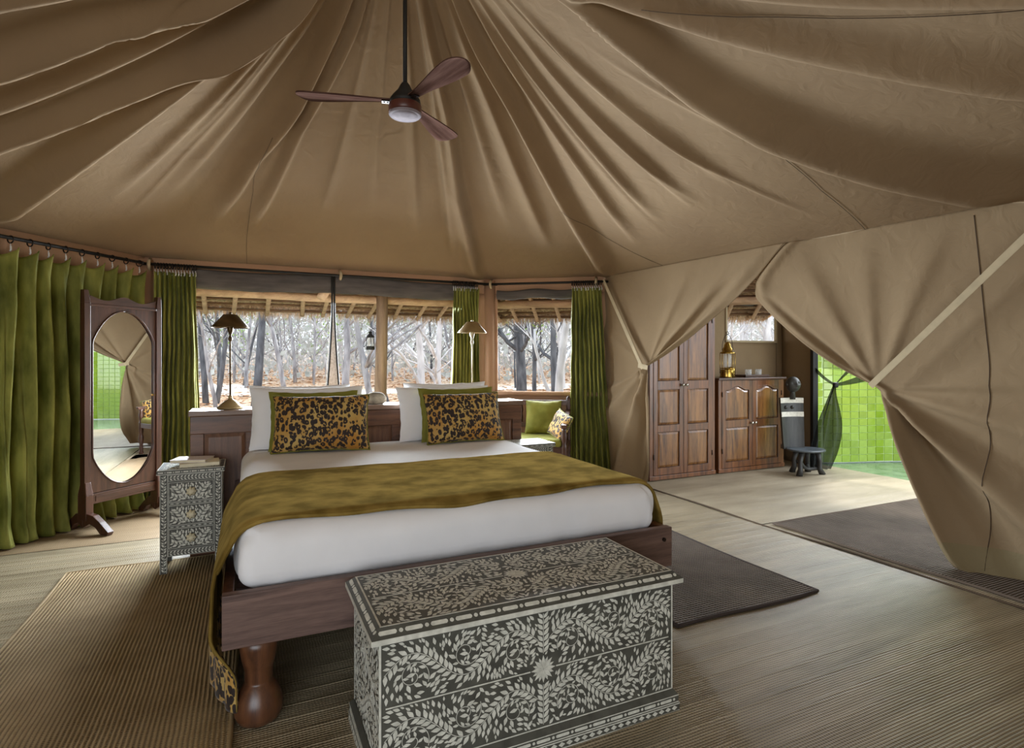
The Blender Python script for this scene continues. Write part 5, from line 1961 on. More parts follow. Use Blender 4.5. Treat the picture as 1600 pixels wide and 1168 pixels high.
def door(parent, off, a, b2, z0, z1, v, fields, knob_side, knob_z, archtop=0.0, label=None):
    """stile and rail door: fields = list of (zlo, zhi); frame has true recesses"""
    st_w = 0.058
    fr = MB()
    fr.box((a, v, z0), (a + st_w, v + 0.024, z1))
    fr.box((b2 - st_w, v, z0), (b2, v + 0.024, z1))
    fs_ = sorted(fields)
    edges = [z0] + [e for f in fs_ for e in f] + [z1]
    for lo, hi in zip(edges[0::2], edges[1::2]):
        fr.box((a + st_w, v, lo), (b2 - st_w, v + 0.024, hi))
    if archtop:
        lo, hi = fs_[-1]
        aa, bb = a + st_w, b2 - st_w
        m, hw, n = (aa + bb) / 2, (bb - aa) / 2, 14
        top = [(aa, hi), (bb, hi)]
        arc = []
        for i in range(n + 1):
            x = hw * (1 - 2 * i / n)
            h = archtop * (0.5 + 0.5 * cos(pi * min(1, abs(x / hw) / 0.8)))
            arc.append((m + x, hi - archtop + h - 0.001))
        for p, q in zip(arc, arc[1:]):
            fr.prism([(q[0], q[1]), (p[0], p[1]), (p[0], hi + .001), (q[0], hi + .001)], lambda x, z: (x, v + 0.024, z), lambda x, z: (x, v, z))
    d = fr.build('door', M['cab_wood'], parent, bevel=0.003, off=off)
    for i, (lo, hi) in enumerate(fs_):
        ar = archtop if (archtop and i == len(fs_) - 1) else 0.0
        pm, ol = raised_panel(a + st_w, b2 - st_w, lo, hi, v, ar)
        pm.build('panel', M['cab_panel'], d, off=off)
        bd = MB(); bd.tube([(x, v + 0.004, z) for x, vv, z in ol] + [(ol[0][0], v + 0.004, ol[0][2])], 0.0055, 6)
        bd.build('moulding', M['dark_wood_v'], d, True, off=off)
    kx = b2 - 0.026 if knob_side > 0 else a + 0.026
    kn = MB()
    prof = [(0.008, 0.0), (0.006, -0.012), (0.015, -0.018), (0.019, -0.028), (0.014, -0.036), (0.0, -0.039)]
    vs, fs = [], []
    for r, y in prof:
        for k in range(16): vs.append((kx + r * cos(k * pi / 8), v + y, knob_z + r * sin(k * pi / 8)))
    for i in range(len(prof) - 1):
        for k in range(16):
            k2 = (k + 1) % 16
            fs.append((i * 16 + k, i * 16 + k2, (i + 1) * 16 + k2, (i + 1) * 16 + k))
    kn.add(vs, fs)
    kn.build('knob', M['nickel'], d, True, off=off)
    hx = a - 0.003 if knob_side > 0 else b2 - 0.003
    for hz in (z0 + 0.18, z1 - 0.2):
        hg = MB(); hg.tube([(hx + 0.003, v - 0.004, hz), (hx + 0.003, v - 0.004, hz + 0.06)], 0.005, 6); hg.build('hinge', M['iron'], d, True, off=off)
    return d


def cabinet(name, label, cat, u0, u1, v0, v1, zt, doors, fields, kz, arch=0.0):
    root = thing(name, label, cat, W((u0 + u1) / 2, (v0 + v1) / 2), UA)
    off = ((u0 + u1) / 2, (v0 + v1) / 2, 0)
    b = MB(); b.box((u0 + 0.004, v0 + 0.027, 0.05), (u1 - 0.004, v1, zt - 0.02)); b.build('body', M['cab_wood'], root, off=off)
    b = MB(); b.box((u0, v0 - 0.002, 0.05), (u0 + 0.05, v0 + 0.026, zt - 0.02)); b.box((u1 - 0.05, v0 - 0.002, 0.05), (u1, v0 + 0.026, zt - 0.02)); b.build('face_stile', M['cab_wood'], root, bevel=0.003, off=off)
    b = MB(); b.box((u0 - 0.02, v0 - 0.03, zt - 0.02), (u1 + 0.02, v1, zt + 0.008)); b.build('top', M['dark_wood'], root, bevel=0.005, off=off)
    b = MB(); b.box((u0 - 0.006, v0 - 0.012, 0.012), (u1 + 0.006, v1, 0.06)); b.build('plinth', M['cab_wood'], root, bevel=0.004, off=off)
    a, b2 = u0 + 0.052, u1 - 0.052
    m = (a + b2) / 2
    door(root, off, a, m - 0.002, 0.066, zt - 0.024, v0 - 0.008, fields, 1, kz, arch)
    door(root, off, m + 0.002, b2, 0.066, zt - 0.024, v0 - 0.008, fields, -1, kz, arch)
    return root


cabinet('wardrobe', 'tall wooden wardrobe with panelled double doors, half hidden by the left canvas flap', 'wardrobe', 4.15, 5.13, 5.24, 5.66, 2.06, 2,
        [(0.15, 0.56), (0.64, 1.05), (1.15, 1.96)], 1.10)
cabinet('cupboard', 'waist-high wooden cupboard with arched upper door panels in the annex', 'cupboard', 5.19, 6.31, 5.24, 5.66, 1.162, 2,
        [(0.14, 0.56), (0.65, 1.07)], 0.605, 0.05)

# ship's lantern, tray, glasses
ln = thing('brass_lantern', 'tall brass oil lantern with glass and guard bars on the cupboard', 'lantern', W(5.50, 5.40, 1.171), UA)
b = MB(); b.lathe([(0.0, 0), (0.062, 0.0), (0.062, 0.105), (0.056, 0.115), (0.03, 0.12), (0.028, 0.135), (0.0, 0.136)], (0.03, -0.01, 0), 28); b.build('oil_tank', M['brass'], ln, True)
b = MB(); b.lathe([(0.0, 0), (0.078, 0.0), (0.078, 0.012), (0.07, 0.09), (0.074, 0.10), (0.0, 0.101)], (-0.01, 0.01, 0), 28); b.build('base', M['brass'], ln, True)
b = MB(); b.lathe([(0.038, 0.13), (0.046, 0.18), (0.046, 0.27), (0.036, 0.305)], (0, 0, 0), 24, cap=False); b.build('glass_chimney', M['glass'], ln, True)
b = MB(); b.lathe([(0.092, 0.300), (0.094, 0.306), (0.092, 0.315), (0.066, 0.325), (0.062, 0.36), (0.045, 0.385), (0.040, 0.41), (0.028, 0.43), (0.025, 0.445), (0.010, 0.45), (0.0, 0.451)], n=28); b.build('hood', M['brass'], ln, True)
b = MB(); b.lathe([(0.092, 0.108), (0.094, 0.114), (0.090, 0.120), (0.06, 0.122)], n=28); b.build('gallery', M['brass'], ln, True)
for k in range(8):
    b = MB(); a = k * pi / 4; b.tube([(0.09 * cos(a), 0.09 * sin(a), 0.05), (0.09 * cos(a), 0.09 * sin(a), 0.31)], 0.0035, 6); b.build('guard_bar', M['brass'], ln, True)
b = MB(); b.tube([(0.092 * cos(pi * i / 16), 0, 0.34 + 0.20 * sin(pi * i / 16)) for i in range(17)], 0.0035, 6); b.build('bail_handle', M['iron'], ln, True)
b = MB(); b.tube([(0.02 * cos(2 * pi * i / 12), 0, 0.56 + 0.02 * sin(2 * pi * i / 12)) for i in range(13)], 0.004, 6); b.build('hanging_ring', M['iron'], ln, True)
tr = MB(); tr.box((-0.20, -0.08, 0), (0.20, 0.08, 0.010)); tr.box((-0.21, -0.09, 0.004), (-0.195, 0.09, 0.03)); tr.box((0.195, -0.09, 0.004), (0.21, 0.09, 0.03))
tr.box((-0.195, -0.09, 0.004), (0.195, -0.078, 0.03)); tr.box((-0.195, 0.078, 0.004), (0.195, 0.09, 0.03))
tag(tr.build('tray', M['dark_wood'], bevel=0.002, loc=W(5.95, 5.42, 1.171), rot=(0, 0, UA)), 'small dark wooden tray with two glasses on the cupboard', 'tray')
for i, (u, lb) in enumerate(((5.88, 'left'), (6.06, 'right'))):
    g = MB()
    g.lathe([(0.0, 0.0), (0.034, 0.0), (0.038, 0.004), (0.042, 0.088), (0.0395, 0.088), (0.035, 0.014), (0.0, 0.012)], n=24, cap=False)
    tag(g.build('tumbler', M['glass'], None, True, loc=W(u, 5.42, 1.182)), 'clear short tumbler on the tray, %s of the two' % lb, 'glass')

# carved stool chair -----------------------------------------------------
ch = thing('carved_chair', 'dark carved wooden chair with a round head on its back and two white bands', 'chair', (3.56, 6.93, 0), 0.0)
CYAW = radians(-2)
ch.rotation_euler = (0, 0, radians(8))


def seat_pt(s, t):
    pass


b = MB()
n = 48
prof = [(0.0, 0.285), (0.12, 0.283), (0.185, 0.285), (0.218, 0.293), (0.222, 0.305), (0.214, 0.312), (0.17, 0.304), (0.0, 0.298)]
vs, fs = [], []
for r, z in prof:
    for k in range(n): vs.append((0.02 + r * cos(2 * pi * k / n) * 1.0, r * 0.9 * sin(2 * pi * k / n), z))
for i in range(len(prof) - 1):
    for k in range(n):
        k2 = (k + 1) % n
        fs.append((i * n + k, i * n + k2, (i + 1) * n + k2, (i + 1) * n + k))
b.add(vs, fs)
b.build('seat', mat_noise('seat_blue', srgb(48, 54, 60), srgb(84, 92, 98), scale=12, rough=0.4, coat=0.2), ch, True)


def back_pt(x, z, d=0.0):
    k = (z - 0.30) / 0.62
    return (x * (0.90 + 0.10 * k) - 0.045, 0.13 + 0.05 * k - 0.035 * (1 - (x / 0.16) ** 2) * -1 + d, z)


def back_piece(z0, z1, d0, d1, mb):
    nx, nz = 20, 8
    mb.grid(nx, nz, lambda s, t: back_pt(lerp(-0.155, 0.155, s), lerp(z0, z1, t), d0))
    mb.grid(nx, nz, lambda s, t: back_pt(lerp(0.155, -0.155, s), lerp(z0, z1, t), d1))
    for sg in (-1, 1):
        mb.grid(1, nz, lambda s, t: back_pt(sg * 0.155, lerp(z0, z1, t), lerp(d0, d1, s)))
    for zz in (z0, z1):
        mb.grid(nx, 1, lambda s, t: back_pt(lerp(-0.155, 0.155, s), zz, lerp(d0, d1, t)))


b = MB(); back_piece(0.29, 0.92, 0.0, 0.035, b); b.build('back', M['chair_dark'], ch)
for z0, z1 in ((0.855, 0.918), (0.685, 0.745)):
    b = MB(); back_piece(z0, z1, -0.004, 0.001, b); o = b.build('band', M['white_band'], ch)
for x in (-0.075, 0.02):
    b = MB(); p = back_pt(x, 0.80)
    b.lathe([(0.0, 0.022), (0.012, 0.02), (0.021, 0.010), (0.024, 0.0)], n=16)
    b.build('carved_eye', M['chair_dark'], ch, True, loc=(p[0], p[1] - 0.0, p[2]), rot=(radians(90), 0, 0))
b = MB()
b.tube([(-0.02, 0.205, 0.90), (-0.02, 0.205, 0.99), (-0.015, 0.20, 1.03)], [0.035, 0.030, 0.034], 12); b.build('neck', M['chair_dark'], ch, True)


def head_pt(s, t):
    th, ph_ = 2 * pi * s, pi * t
    x, y, z = 0.088 * cos(th) * sin(ph_), 0.095 * sin(th) * sin(ph_), 0.098 * cos(ph_)
    # flattened face with brow and nose
    if y < 0:
        y *= 0.8
        y -= 0.018 * exp(-(x / 0.015) ** 2 - ((z + 0.005) / 0.03) ** 2)
        y += 0.014 * (exp(-((x - 0.035) / 0.016) ** 2 - ((z - 0.015) / 0.012) ** 2) + exp(-((x + 0.035) / 0.016) ** 2 - ((z - 0.015) / 0.012) ** 2))
        y -= 0.010 * exp(-(x / 0.026) ** 2 - ((z + 0.05) / 0.010) ** 2)
    return (x - 0.015, y + 0.20, z + 1.085)


b = MB(); b.grid(48, 32, head_pt); b.build('carved_head', M['chair_dark'], ch, True)
for sg in (-1, 1):
    b = MB(); b.lathe([(0.0, -0.01), (0.016, -0.008), (0.02, 0.0), (0.016, 0.008), (0.0, 0.01)], n=12); b.build('ear', M['chair_dark'], ch, True, loc=(-0.015 + sg * 0.088, 0.20, 1.085), rot=(0, radians(90), 0))
for (x, y) in ((-0.13, -0.10), (0.17, -0.06), (-0.06, 0.13), (0.13, 0.13)):
    b = MB(); b.tube([(x * 0.75 + 0.01, y * 0.75, 0.288), (x * 0.95, y * 0.95, 0.17), (x * 0.92, y * 0.92, 0.08), (x * 1.12, y * 1.12, 0.005)], [0.036, 0.027, 0.030, 0.038], 10)
    b.build('leg', M['chair_dark'], ch, True)
b = MB(); b.tube([(-0.125, -0.09, 0.20), (-0.03, -0.03, 0.09), (0.05, 0.0, 0.06), (0.15, -0.05, 0.08)], [0.016, 0.018, 0.02, 0.018], 8)
b.tube([(-0.05, 0.12, 0.16), (0.02, 0.05, 0.09), (0.05, 0.0, 0.06), (0.12, 0.12, 0.10)], [0.016, 0.018, 0.02, 0.018], 8)
b.build('carved_stretcher', M['chair_dark'], ch, True)

# ---------------------------------------------------------------- ceiling fan
FX, FY, FZ = -0.657, 3.5, 2.96
fan = thing('ceiling_fan', 'dark ceiling fan with three rounded wooden blades hanging from the tent peak', 'fan', (FX, FY, FZ), 0)
b = MB(); b.tube([(0, 0, 0.10), (0, 0, 0.6), (0, 0, 1.30)], 0.0135, 12); b.build('down_rod', M['black'], fan, True)
b = MB(); b.lathe([(0.020, 0.135), (0.030, 0.12), (0.045, 0.09), (0.075, 0.055), (0.092, 0.03), (0.097, 0.0), (0.0, 0.0)], n=36); b.build('canopy', M['black'], fan, True)
b = MB(); b.lathe([(0.097, 0.0), (0.100, -0.01), (0.100, -0.045), (0.094, -0.052), (0.0, -0.052)], n=36, cap=False); b.build('motor_housing', mat_plain('fan_brown', srgb(84, 44, 36), 0.35), fan, True)
b = MB(); b.lathe([(0.097, -0.052), (0.099, -0.060), (0.092, -0.068), (0.080, -0.064), (0.078, -0.066), (0.05, -0.072), (0.0, -0.074)], n=36, cap=False); b.build('bottom_disc', mat_noise('fan_disc', srgb(128, 120, 128), srgb(156, 148, 154), scale=14, rough=0.8, metallic=0.0, spec=0.1), fan, True)
bladepts = []
nb = 26
outl = []
for i in range(nb + 1):
    t = sin(pi / 2 * i / nb)
    x = lerp(0.085, 0.640, t)
    w = 0.030 + 0.054 * sstep(0.0, 0.85, t)
    if t > 0.84: w *= sqrt(max(0.0, 1 - ((t - 0.84) / 0.16) ** 2))
    outl.append((x, w, t))
bm_ = MB()
up = [(x, w * 0.9, t) for x, w, t in outl]
dn = [(x, -w * 1.0, t) for x, w, t in outl]


def blade_mesh():
    mb = MB()
    nn = len(outl)
    for zoff, rev in ((0.004, 0), (-0.004, 1)):
        base = len(mb.v)
        for (x, w, t) in outl:
            for k in range(5):
                y = lerp(-w, w * 0.9, k / 4)
                camber = -0.012 * ((y / 0.08) ** 2) + 0.012
                mb.v.append((x, y, zoff + camber - y * 0.12))
        for i in range(nn - 1):
            for k in range(4):
                f = (base + i * 5 + k, base + i * 5 + k + 1, base + (i + 1) * 5 + k + 1, base + (i + 1) * 5 + k)
                mb.f.append(f if rev else f[::-1])
    o2 = nn * 5
    for i in range(nn - 1):
        for k in (0, 4):
            a, c = i * 5 + k, (i + 1) * 5 + k
            mb.f.append((a, c, c + o2, a + o2))
    for i in (0, nn - 1):
        for k in range(4):
            a, c = i * 5 + k, i * 5 + k + 1
            mb.f.append((a, c, c + o2, a + o2))
    return mb


bme = blade_mesh().mesh('blade', M['blade'], True)
bi = MB(); bi.box((0.06, -0.018, -0.004), (0.14, 0.018, 0.004))
for q in (0.105, 0.125): bi.lathe([(0.005, -0.008), (0.005, 0.010)], (q, 0.0, 0), 8)
bime = bi.mesh('blade_iron', M['iron'])
for dg in (190, -50, 70):
    o = link('blade', bme, fan); o.rotation_euler = (0, 0, radians(dg)); o.location = (0, 0, 0.012)
    c = link('blade_iron', bime, o); c.location = (0, 0, 0.0)

# ---------------------------------------------------------------- green tiled shower wall
SHP = [(3.95, 7.66), (4.1, 7.72), (4.37, 7.72), (4.68, 7.76), (5.33, 7.86), (6.1, 7.75), (6.8, 7.3), (7.3, 6.6), (7.5, 5.7)]
SHP = smooth_pts(SHP, 3)
acc = [0]
for p, q in zip(SHP, SHP[1:]): acc.append(acc[-1] + hypot(q[0] - p[0], q[1] - p[1]))
KX = list(zip(acc, [p[0] for p in SHP])); KY = list(zip(acc, [p[1] for p in SHP]))


def shp(s, off=0.0):
    x, y = interp(KX, s), interp(KY, s)
    x2, y2 = interp(KX, s + 0.02), interp(KY, s + 0.02)
    if s > acc[-1] - 0.03: x2, y2 = x + (x - interp(KX, s - 0.02)), y + (y - interp(KY, s - 0.02))
    d = hypot(x2 - x, y2 - y)
    nx, ny = (y2 - y) / d, -(x2 - x) / d       # towards the room (right-hand side)
    return (x + nx * off, y + ny * off, atan2(y2 - y, x2 - x))


SH_H = 1.62
b = MB()
b.grid(80, 1, lambda s, t: (*shp(s * acc[-1], 0.0)[:2], t * SH_H))
b.grid(80, 1, lambda s, t: (*shp(s * acc[-1], -0.10)[:2], (1 - t) * SH_H))
b.grid(80, 1, lambda s, t: (*shp(s * acc[-1], -0.10 * t)[:2], SH_H))
sw = b.build('wall_shower', M['grout'])
tag(sw, kind='structure')
TWd, THt = 0.128, 0.098
tms = []
for m in TILES:
    t_ = MB()
    t_.add([(0.002, 0, 0.002), (TWd - 0.002, 0, 0.002), (TWd - 0.002, 0, THt - 0.002), (0.002, 0, THt - 0.002),
            (0.006, -0.006, 0.006), (TWd - 0.006, -0.006, 0.006), (TWd - 0.006, -0.006, THt - 0.006), (0.006, -0.006, THt - 0.006)],
           [(0, 1, 5, 4), (1, 2, 6, 5), (2, 3, 7, 6), (3, 0, 4, 7), (4, 5, 6, 7)])
    tms.append(t_.mesh('tile', m))
rt = random.Random(5)
far = MB()
ncol = int((acc[-1] - 0.05) / TWd)
for c in range(ncol):
    for r in range(int(SH_H / THt)):
        x, y, a = shp(c * TWd + 0.02, 0.001)
        if 1 <= c < 18 and r < 17:
            o = link('tile', rt.choice(tms), sw)
            o.location = (x, y, r * THt + 0.004 + 0.002 * sin(c))
            o.rotation_euler = (rt.uniform(-0.02, 0.02), 0, a + rt.uniform(-0.02, 0.02))
        else:
            ca, sa = cos(a), sin(a)
            z = r * THt + 0.004
            far.add([(x + ca * lx - sa * ly, y + sa * lx + ca * ly, z + lz) for lx, ly, lz in
                     [(0.002, 0, 0.002), (TWd - 0.002, 0, 0.002), (TWd - 0.002, 0, THt - 0.002), (0.002, 0, THt - 0.002),
                      (0.006, -0.006, 0.006), (TWd - 0.006, -0.006, 0.006), (TWd - 0.006, -0.006, THt - 0.006), (0.006, -0.006, THt - 0.006)]],
                    [(0, 1, 5, 4), (1, 2, 6, 5), (2, 3, 7, 6), (3, 0, 4, 7), (4, 5, 6, 7)])
tag(far.build('outer_tiles', M['tile_green'], sw), kind='stuff')

# dark mosquito netting gathered at the shower opening
TK = Vector((4.10, 7.22, 1.075))
net = MB()


def net_low(s, t):
    # from the knot down and left to the floor
    k = t ** 0.8
    spread = lerp(0.03, 0.30, sstep(0, 0.9, k))
    cx = lerp(TK.x, 3.88, k ** 0.9)
    cy = lerp(TK.y, 7.20, k)
    x = cx + (s - 0.5) * spread
    if s > 0.5: x += 0.10 * sin(pi * t) * (s - 0.5) * 2
    y = cy + 0.03 * sin(s * 22) * min(1, 0.25 + k) + 0.02 * noise.noise(Vector((s * 6, t * 3, 0)))
    return (x, y, lerp(TK.z, 0.012, t))


net.grid(50, 50, net_low)
net_o = net.build('mosquito_net', M['net'], None, True)
tag(net_o, 'dark mosquito net knotted at its middle beside the green tiles', 'net')


def net_arm(P, Q, w0, w1, sag_, seed, m, name):
    b = MB()

    def fn(s, t):
        p = Vector(P).lerp(Vector(Q), t)
        w = lerp(w0, w1, t)
        p.z += -sag_ * sin(pi * t) + (s - 0.5) * w
        p.y += 0.014 * sin(s * 14 + seed) * (0.4 + t)
        return tuple(p)
    b.grid(12, 30, fn)
    return b.build(name, m, net_o, True)


net_arm(TK, (3.915, 7.34, 1.27), 0.03, 0.06, 0.02, 1, M['net'], 'tie_band')
net_arm(TK, (4.62, 7.0, 1.30), 0.03, 0.16, 0.03, 2, M['net'], 'gathered_arm')
net_arm(TK + Vector((0, 0, 0.01)), (4.30, 7.12, 1.36), 0.01, 0.10, 0.0, 3, M['net'], 'gathered_arm')
b = MB(); rounded_box(b, (TK.x - 0.03, TK.y - 0.03, TK.z - 0.035), (TK.x + 0.03, TK.y + 0.03, TK.z + 0.035), 0.02, 3, 2); b.build('knot', M['black'], net_o, True)


def upn(s, t):
    x = lerp(3.93, 4.72, s)
    y = lerp(7.30, 6.98, s) + 0.012 * sin(s * 60)
    zb = 1.24 + 0.16 * abs(s - 0.3) + 0.05 * s
    return (x, y, lerp(zb, 2.42, t))


b = MB(); b.grid(70, 20, upn)
b.build('upper_net', M['net_thin'], net_o, True)
# ---------------------------------------------------------------- outside: thatched eaves, posts
batten_m = mat_wood('batten', srgb(88, 62, 42), srgb(130, 98, 70), 0, scale=2, rough=0.8, coat=0.0)  # dark tone stands in for the shadow lines between thatch rows


def thatch_roof(label, fn, a0, a1, v0, v1, zlow, slope, seed, rafter=0.34, pole_at=0.8, npole=True, nstraw=14000):
    """fn(a, out, z) -> world; out = distance outside the wall, eaves at v1"""
    root = thing('thatched_roof', label, 'roof', fn(a0, v1, zlow), 0)
    o0 = root.location.copy()
    rnd = random.Random(seed)
    zt = lambda v: zlow + (v1 - v) * slope
    g = MB()

    def under(s, t):
        a, v = lerp(a0, a1, s), lerp(v0, v1, t)
        row = (v1 - v) / 0.16
        z = zt(v) + 0.10 + 0.06 * (row % 1.0) + 0.012 * noise.noise(Vector((a * 8, v * 8, seed)))
        return fn(a, v, z)
    g.grid(110, 70, under)
    g.grid(60, 6, lambda s, t: fn(lerp(a1, a0, s), lerp(v0, v1, t), zt(lerp(v0, v1, t)) + 0.36))
    g.build('thatch', M['thatch'], root, True, off=o0)
    st = MB()
    for _ in range(nstraw):
        a = rnd.uniform(a0, a1)
        if rnd.random() < 0.45:
            v = v1 + rnd.uniform(-0.06, 0.03)
            L = rnd.uniform(0.08, 0.17)
            z = zt(v1) + rnd.uniform(0.06, 0.28)
            dv, dz = rnd.uniform(0.0, 0.10), -L
        else:
            v = rnd.uniform(v0, v1)
            row = round((v1 - v) / 0.16) * 0.16
            v = v1 - row
            z = zt(v) + 0.105 + rnd.uniform(0, 0.03)
            L = rnd.uniform(0.06, 0.13)
            dv, dz = L * 0.7, -L * rnd.uniform(0.05, 0.45)
        w = rnd.uniform(0.005, 0.012)
        da = rnd.uniform(-0.025, 0.025)
        p, q, r = fn(a, v, z), fn(a + w, v, z + 0.002), fn(a + w / 2 + da, v + dv, z + dz)
        r2 = fn(a + w / 2 + da, v + dv + 0.004, z + dz)
        st.add([p, q, r, r2], [(0, 1, 2), (1, 3, 2), (0, 2, 3)])
    tag(st.build('straw', M['straw'], root, off=o0), kind='stuff')
    n = int((v1 - v0) / 0.16)
    for i in range(n + 1):
        v = v1 - 0.05 - i * 0.16
        if v < v0 or zt(v) > 2.75: continue
        b = MB()
        m = 10
        b.tube([fn(lerp(a0, a1, k / m), v + rnd.uniform(-.012, .012), zt(v) + 0.052 + rnd.uniform(-.01, .01)) for k in range(m + 1)], 0.019, 6)
        b.build('batten', batten_m, root, True, off=o0)
    a = a0 + 0.1
    while a < a1:
        b = MB()
        sk = rnd.uniform(-0.05, 0.05)
        b.tube([fn(a + sk, v1 - 0.02, zt(v1) + 0.012), fn(a, (v0 + v1) / 2, zt((v0 + v1) / 2) + 0.012), fn(a - sk, v0, zt(v0) + 0.012)], [0.026, 0.030, 0.034], 8)
        b.build('rafter', M['pole'], root, True, off=o0)
        a += rafter * rnd.uniform(0.85, 1.15)
    if npole:
        b = MB()
        b.tube([fn(lerp(a0, a1, k / 8), v1 - pole_at + rnd.uniform(-.01, .01), zt(v1 - pole_at) - 0.06 + rnd.uniform(-.012, .012)) for k in range(9)], 0.052, 12)
        b.build('purlin', M['pole'], root, True, off=o0)
    return root


thatch_roof('thatched veranda roof outside the main window with pole rafters', lambda a, o, z: tuple(onm(a, -o, z)), -1.2, LM + 1.0, 0.05, 1.72, 1.98, 0.30, 1)
thatch_roof('thatched veranda roof outside the right window', lambda a, o, z: tuple(onr(a, -o, z)), -0.35, LR + 2.2, 0.05, 1.72, 1.97, 0.30, 2, nstraw=9000)


def onx(a, o, z): return tuple(W(a, 5.76 + o, z))


thatch_roof('thatched eave outside the small annex window', onx, 4.8, 8.0, 0.05, 1.30, 2.06, 0.42, 3, npole=False, nstraw=7000)
b = MB()
for (x, y) in ((-1.68, 7.30),):
    b.tube([(x, y, -0.05), (x - 0.01, y, 0.8), (x + 0.01, y, 1.6), (x + 0.02, y, 2.55)], [0.088, 0.080, 0.074, 0.072], 16)
vp = tag(b.build('veranda_post', M['pole_v'], None, True), 'rough wooden veranda post outside the main window', 'post')
b = MB(); q = W(0.80, 7.0); b.tube([(q.x - 0.03, q.y, 2.12), (q.x + 0.08, q.y + 0.3, 2.5)], 0.055, 12)
tag(b.build('log_brace', M['pole'], None, True), 'short thick log end under the thatch left of the veranda post', 'log')
lx, ly = -1.80, 7.24
hl = thing('hanging_lantern', 'small black lantern hanging on the veranda post', 'lantern', (lx, ly, 1.52), 0)
b = MB(); b.lathe([(0.0, 0), (0.055, 0), (0.055, 0.03), (0.04, 0.045), (0.0, 0.046)], n=16); b.build('base', M['black'], hl, True)
b = MB(); b.lathe([(0.035, 0.045), (0.042, 0.08), (0.042, 0.13), (0.032, 0.155)], n=16, cap=False); b.build('globe', M['glass'], hl, True)
b = MB(); b.lathe([(0.05, 0.155), (0.045, 0.17), (0.02, 0.20), (0.02, 0.23), (0.0, 0.235)], n=16); b.build('hood', M['black'], hl, True)
b = MB()
for k in range(4): b.tube([(0.048 * cos(k * pi / 2 + .4), 0.048 * sin(k * pi / 2 + .4), 0.03), (0.048 * cos(k * pi / 2 + .4), 0.048 * sin(k * pi / 2 + .4), 0.16)], 0.004, 5)
b.build('cage', M['black'], hl, True)
b = MB(); b.tube([(0, 0, 0.235), (0.03, 0, 0.27), (0.09, 0.02, 0.27)], 0.004, 5); b.build('hook', M['black'], hl, True)

# ---------------------------------------------------------------- ground
def gz(x, y):
    d = max(0.0, y - 9.5)
    return -0.10 + 0.038 * d + 0.05 * noise.noise(Vector((x * 0.2, y * 0.2, 0))) * min(1, d)


g = MB()
ys = [7.3 + 0.25 * i for i in range(30)] + [15 + 1.0 * i for i in range(60)]
nx = 90
vs = [(lerp(-1.4, 1.4, i / nx) * (y + 9), y, gz(lerp(-1.4, 1.4, i / nx) * (y + 9), y)) for y in ys for i in range(nx + 1)]
fs = []
for j in range(len(ys) - 1):
    for i in range(nx): fs.append((j * (nx + 1) + i, j * (nx + 1) + i + 1, (j + 1) * (nx + 1) + i + 1, (j + 1) * (nx + 1) + i))
g.add(vs, fs)
g.add([(-60, -40, -0.14), (60, -40, -0.14), (60, 7.5, -0.14), (-60, 7.5, -0.14)], [(0, 1, 2, 3)])
tag(g.build('ground', M['ground'], None, True), kind='structure')
# sandy path
pt = MB()
PTH = [(-22, 23), (-13, 21.5), (-9, 19.5), (-6.5, 18.5), (-3, 20), (2, 22), (5, 20), (9, 18.5), (14, 19)]
PTH = smooth_pts(PTH, 2)


def path_pt(s, t):
    x, y = interp2(PTH, s)
    w = 1.6 + 0.7 * sin(s * 9)
    y += (t - 0.5) * 2 * w + 0.3 * noise.noise(Vector((s * 25, t * 2, 0)))
    return (x, y, gz(x, y) + 0.02)


pt.grid(120, 8, path_pt)
tag(pt.build('sand_path', M['sand'], None, True), 'pale sandy path crossing the dry woodland floor', 'path')
rl = random.Random(11)
lf = MB()
for _ in range(26000):
    y = 9 + 30 * rl.random() ** 1.5
    x = rl.uniform(-0.72, 0.22) * y
    s = rl.uniform(0.03, 0.075) * (0.8 + y / 30)
    # thin out on the path
    if abs(y - interp([(p[0], p[1]) for p in PTH], x)) < 1.3 and rl.random() < 0.82: continue
    a, tl = rl.uniform(0, 2 * pi), rl.uniform(-0.7, 0.7)
    z = gz(x, y) + 0.02
    ca, sa = cos(a), sin(a)
    P = [(-1, 0, 0), (0, -0.45, 0.12), (1, 0, 0.1), (0, 0.45, 0.12)]
    lf.add([(x + s * (px * ca - py * sa), y + s * (px * sa + py * ca), z + s * (pz + py * tl + 0.3)) for px, py, pz in P], [(0, 1, 2, 3)])
tag(lf.build('leaf_litter', M['litter'], None), 'dry brown fallen leaves over the woodland floor', 'leaf litter', kind='stuff')


# trees --------------------------------------------------------------
def grow(mb, rnd, p, d, r, L, depth, nseg=5, crook=0.25, fork=0.6):
    pts, rs = [Vector(p)], [r]
    dd = Vector(d)
    for i in range(nseg):
        dd = (dd + Vector((rnd.uniform(-1, 1), rnd.uniform(-1, 1), rnd.uniform(-0.4, 0.6))) * crook).normalized()
        pts.append(pts[-1] + dd * L / nseg)
        rs.append(r * (1 - 0.45 * (i + 1) / nseg))
    return pts, rs, dd


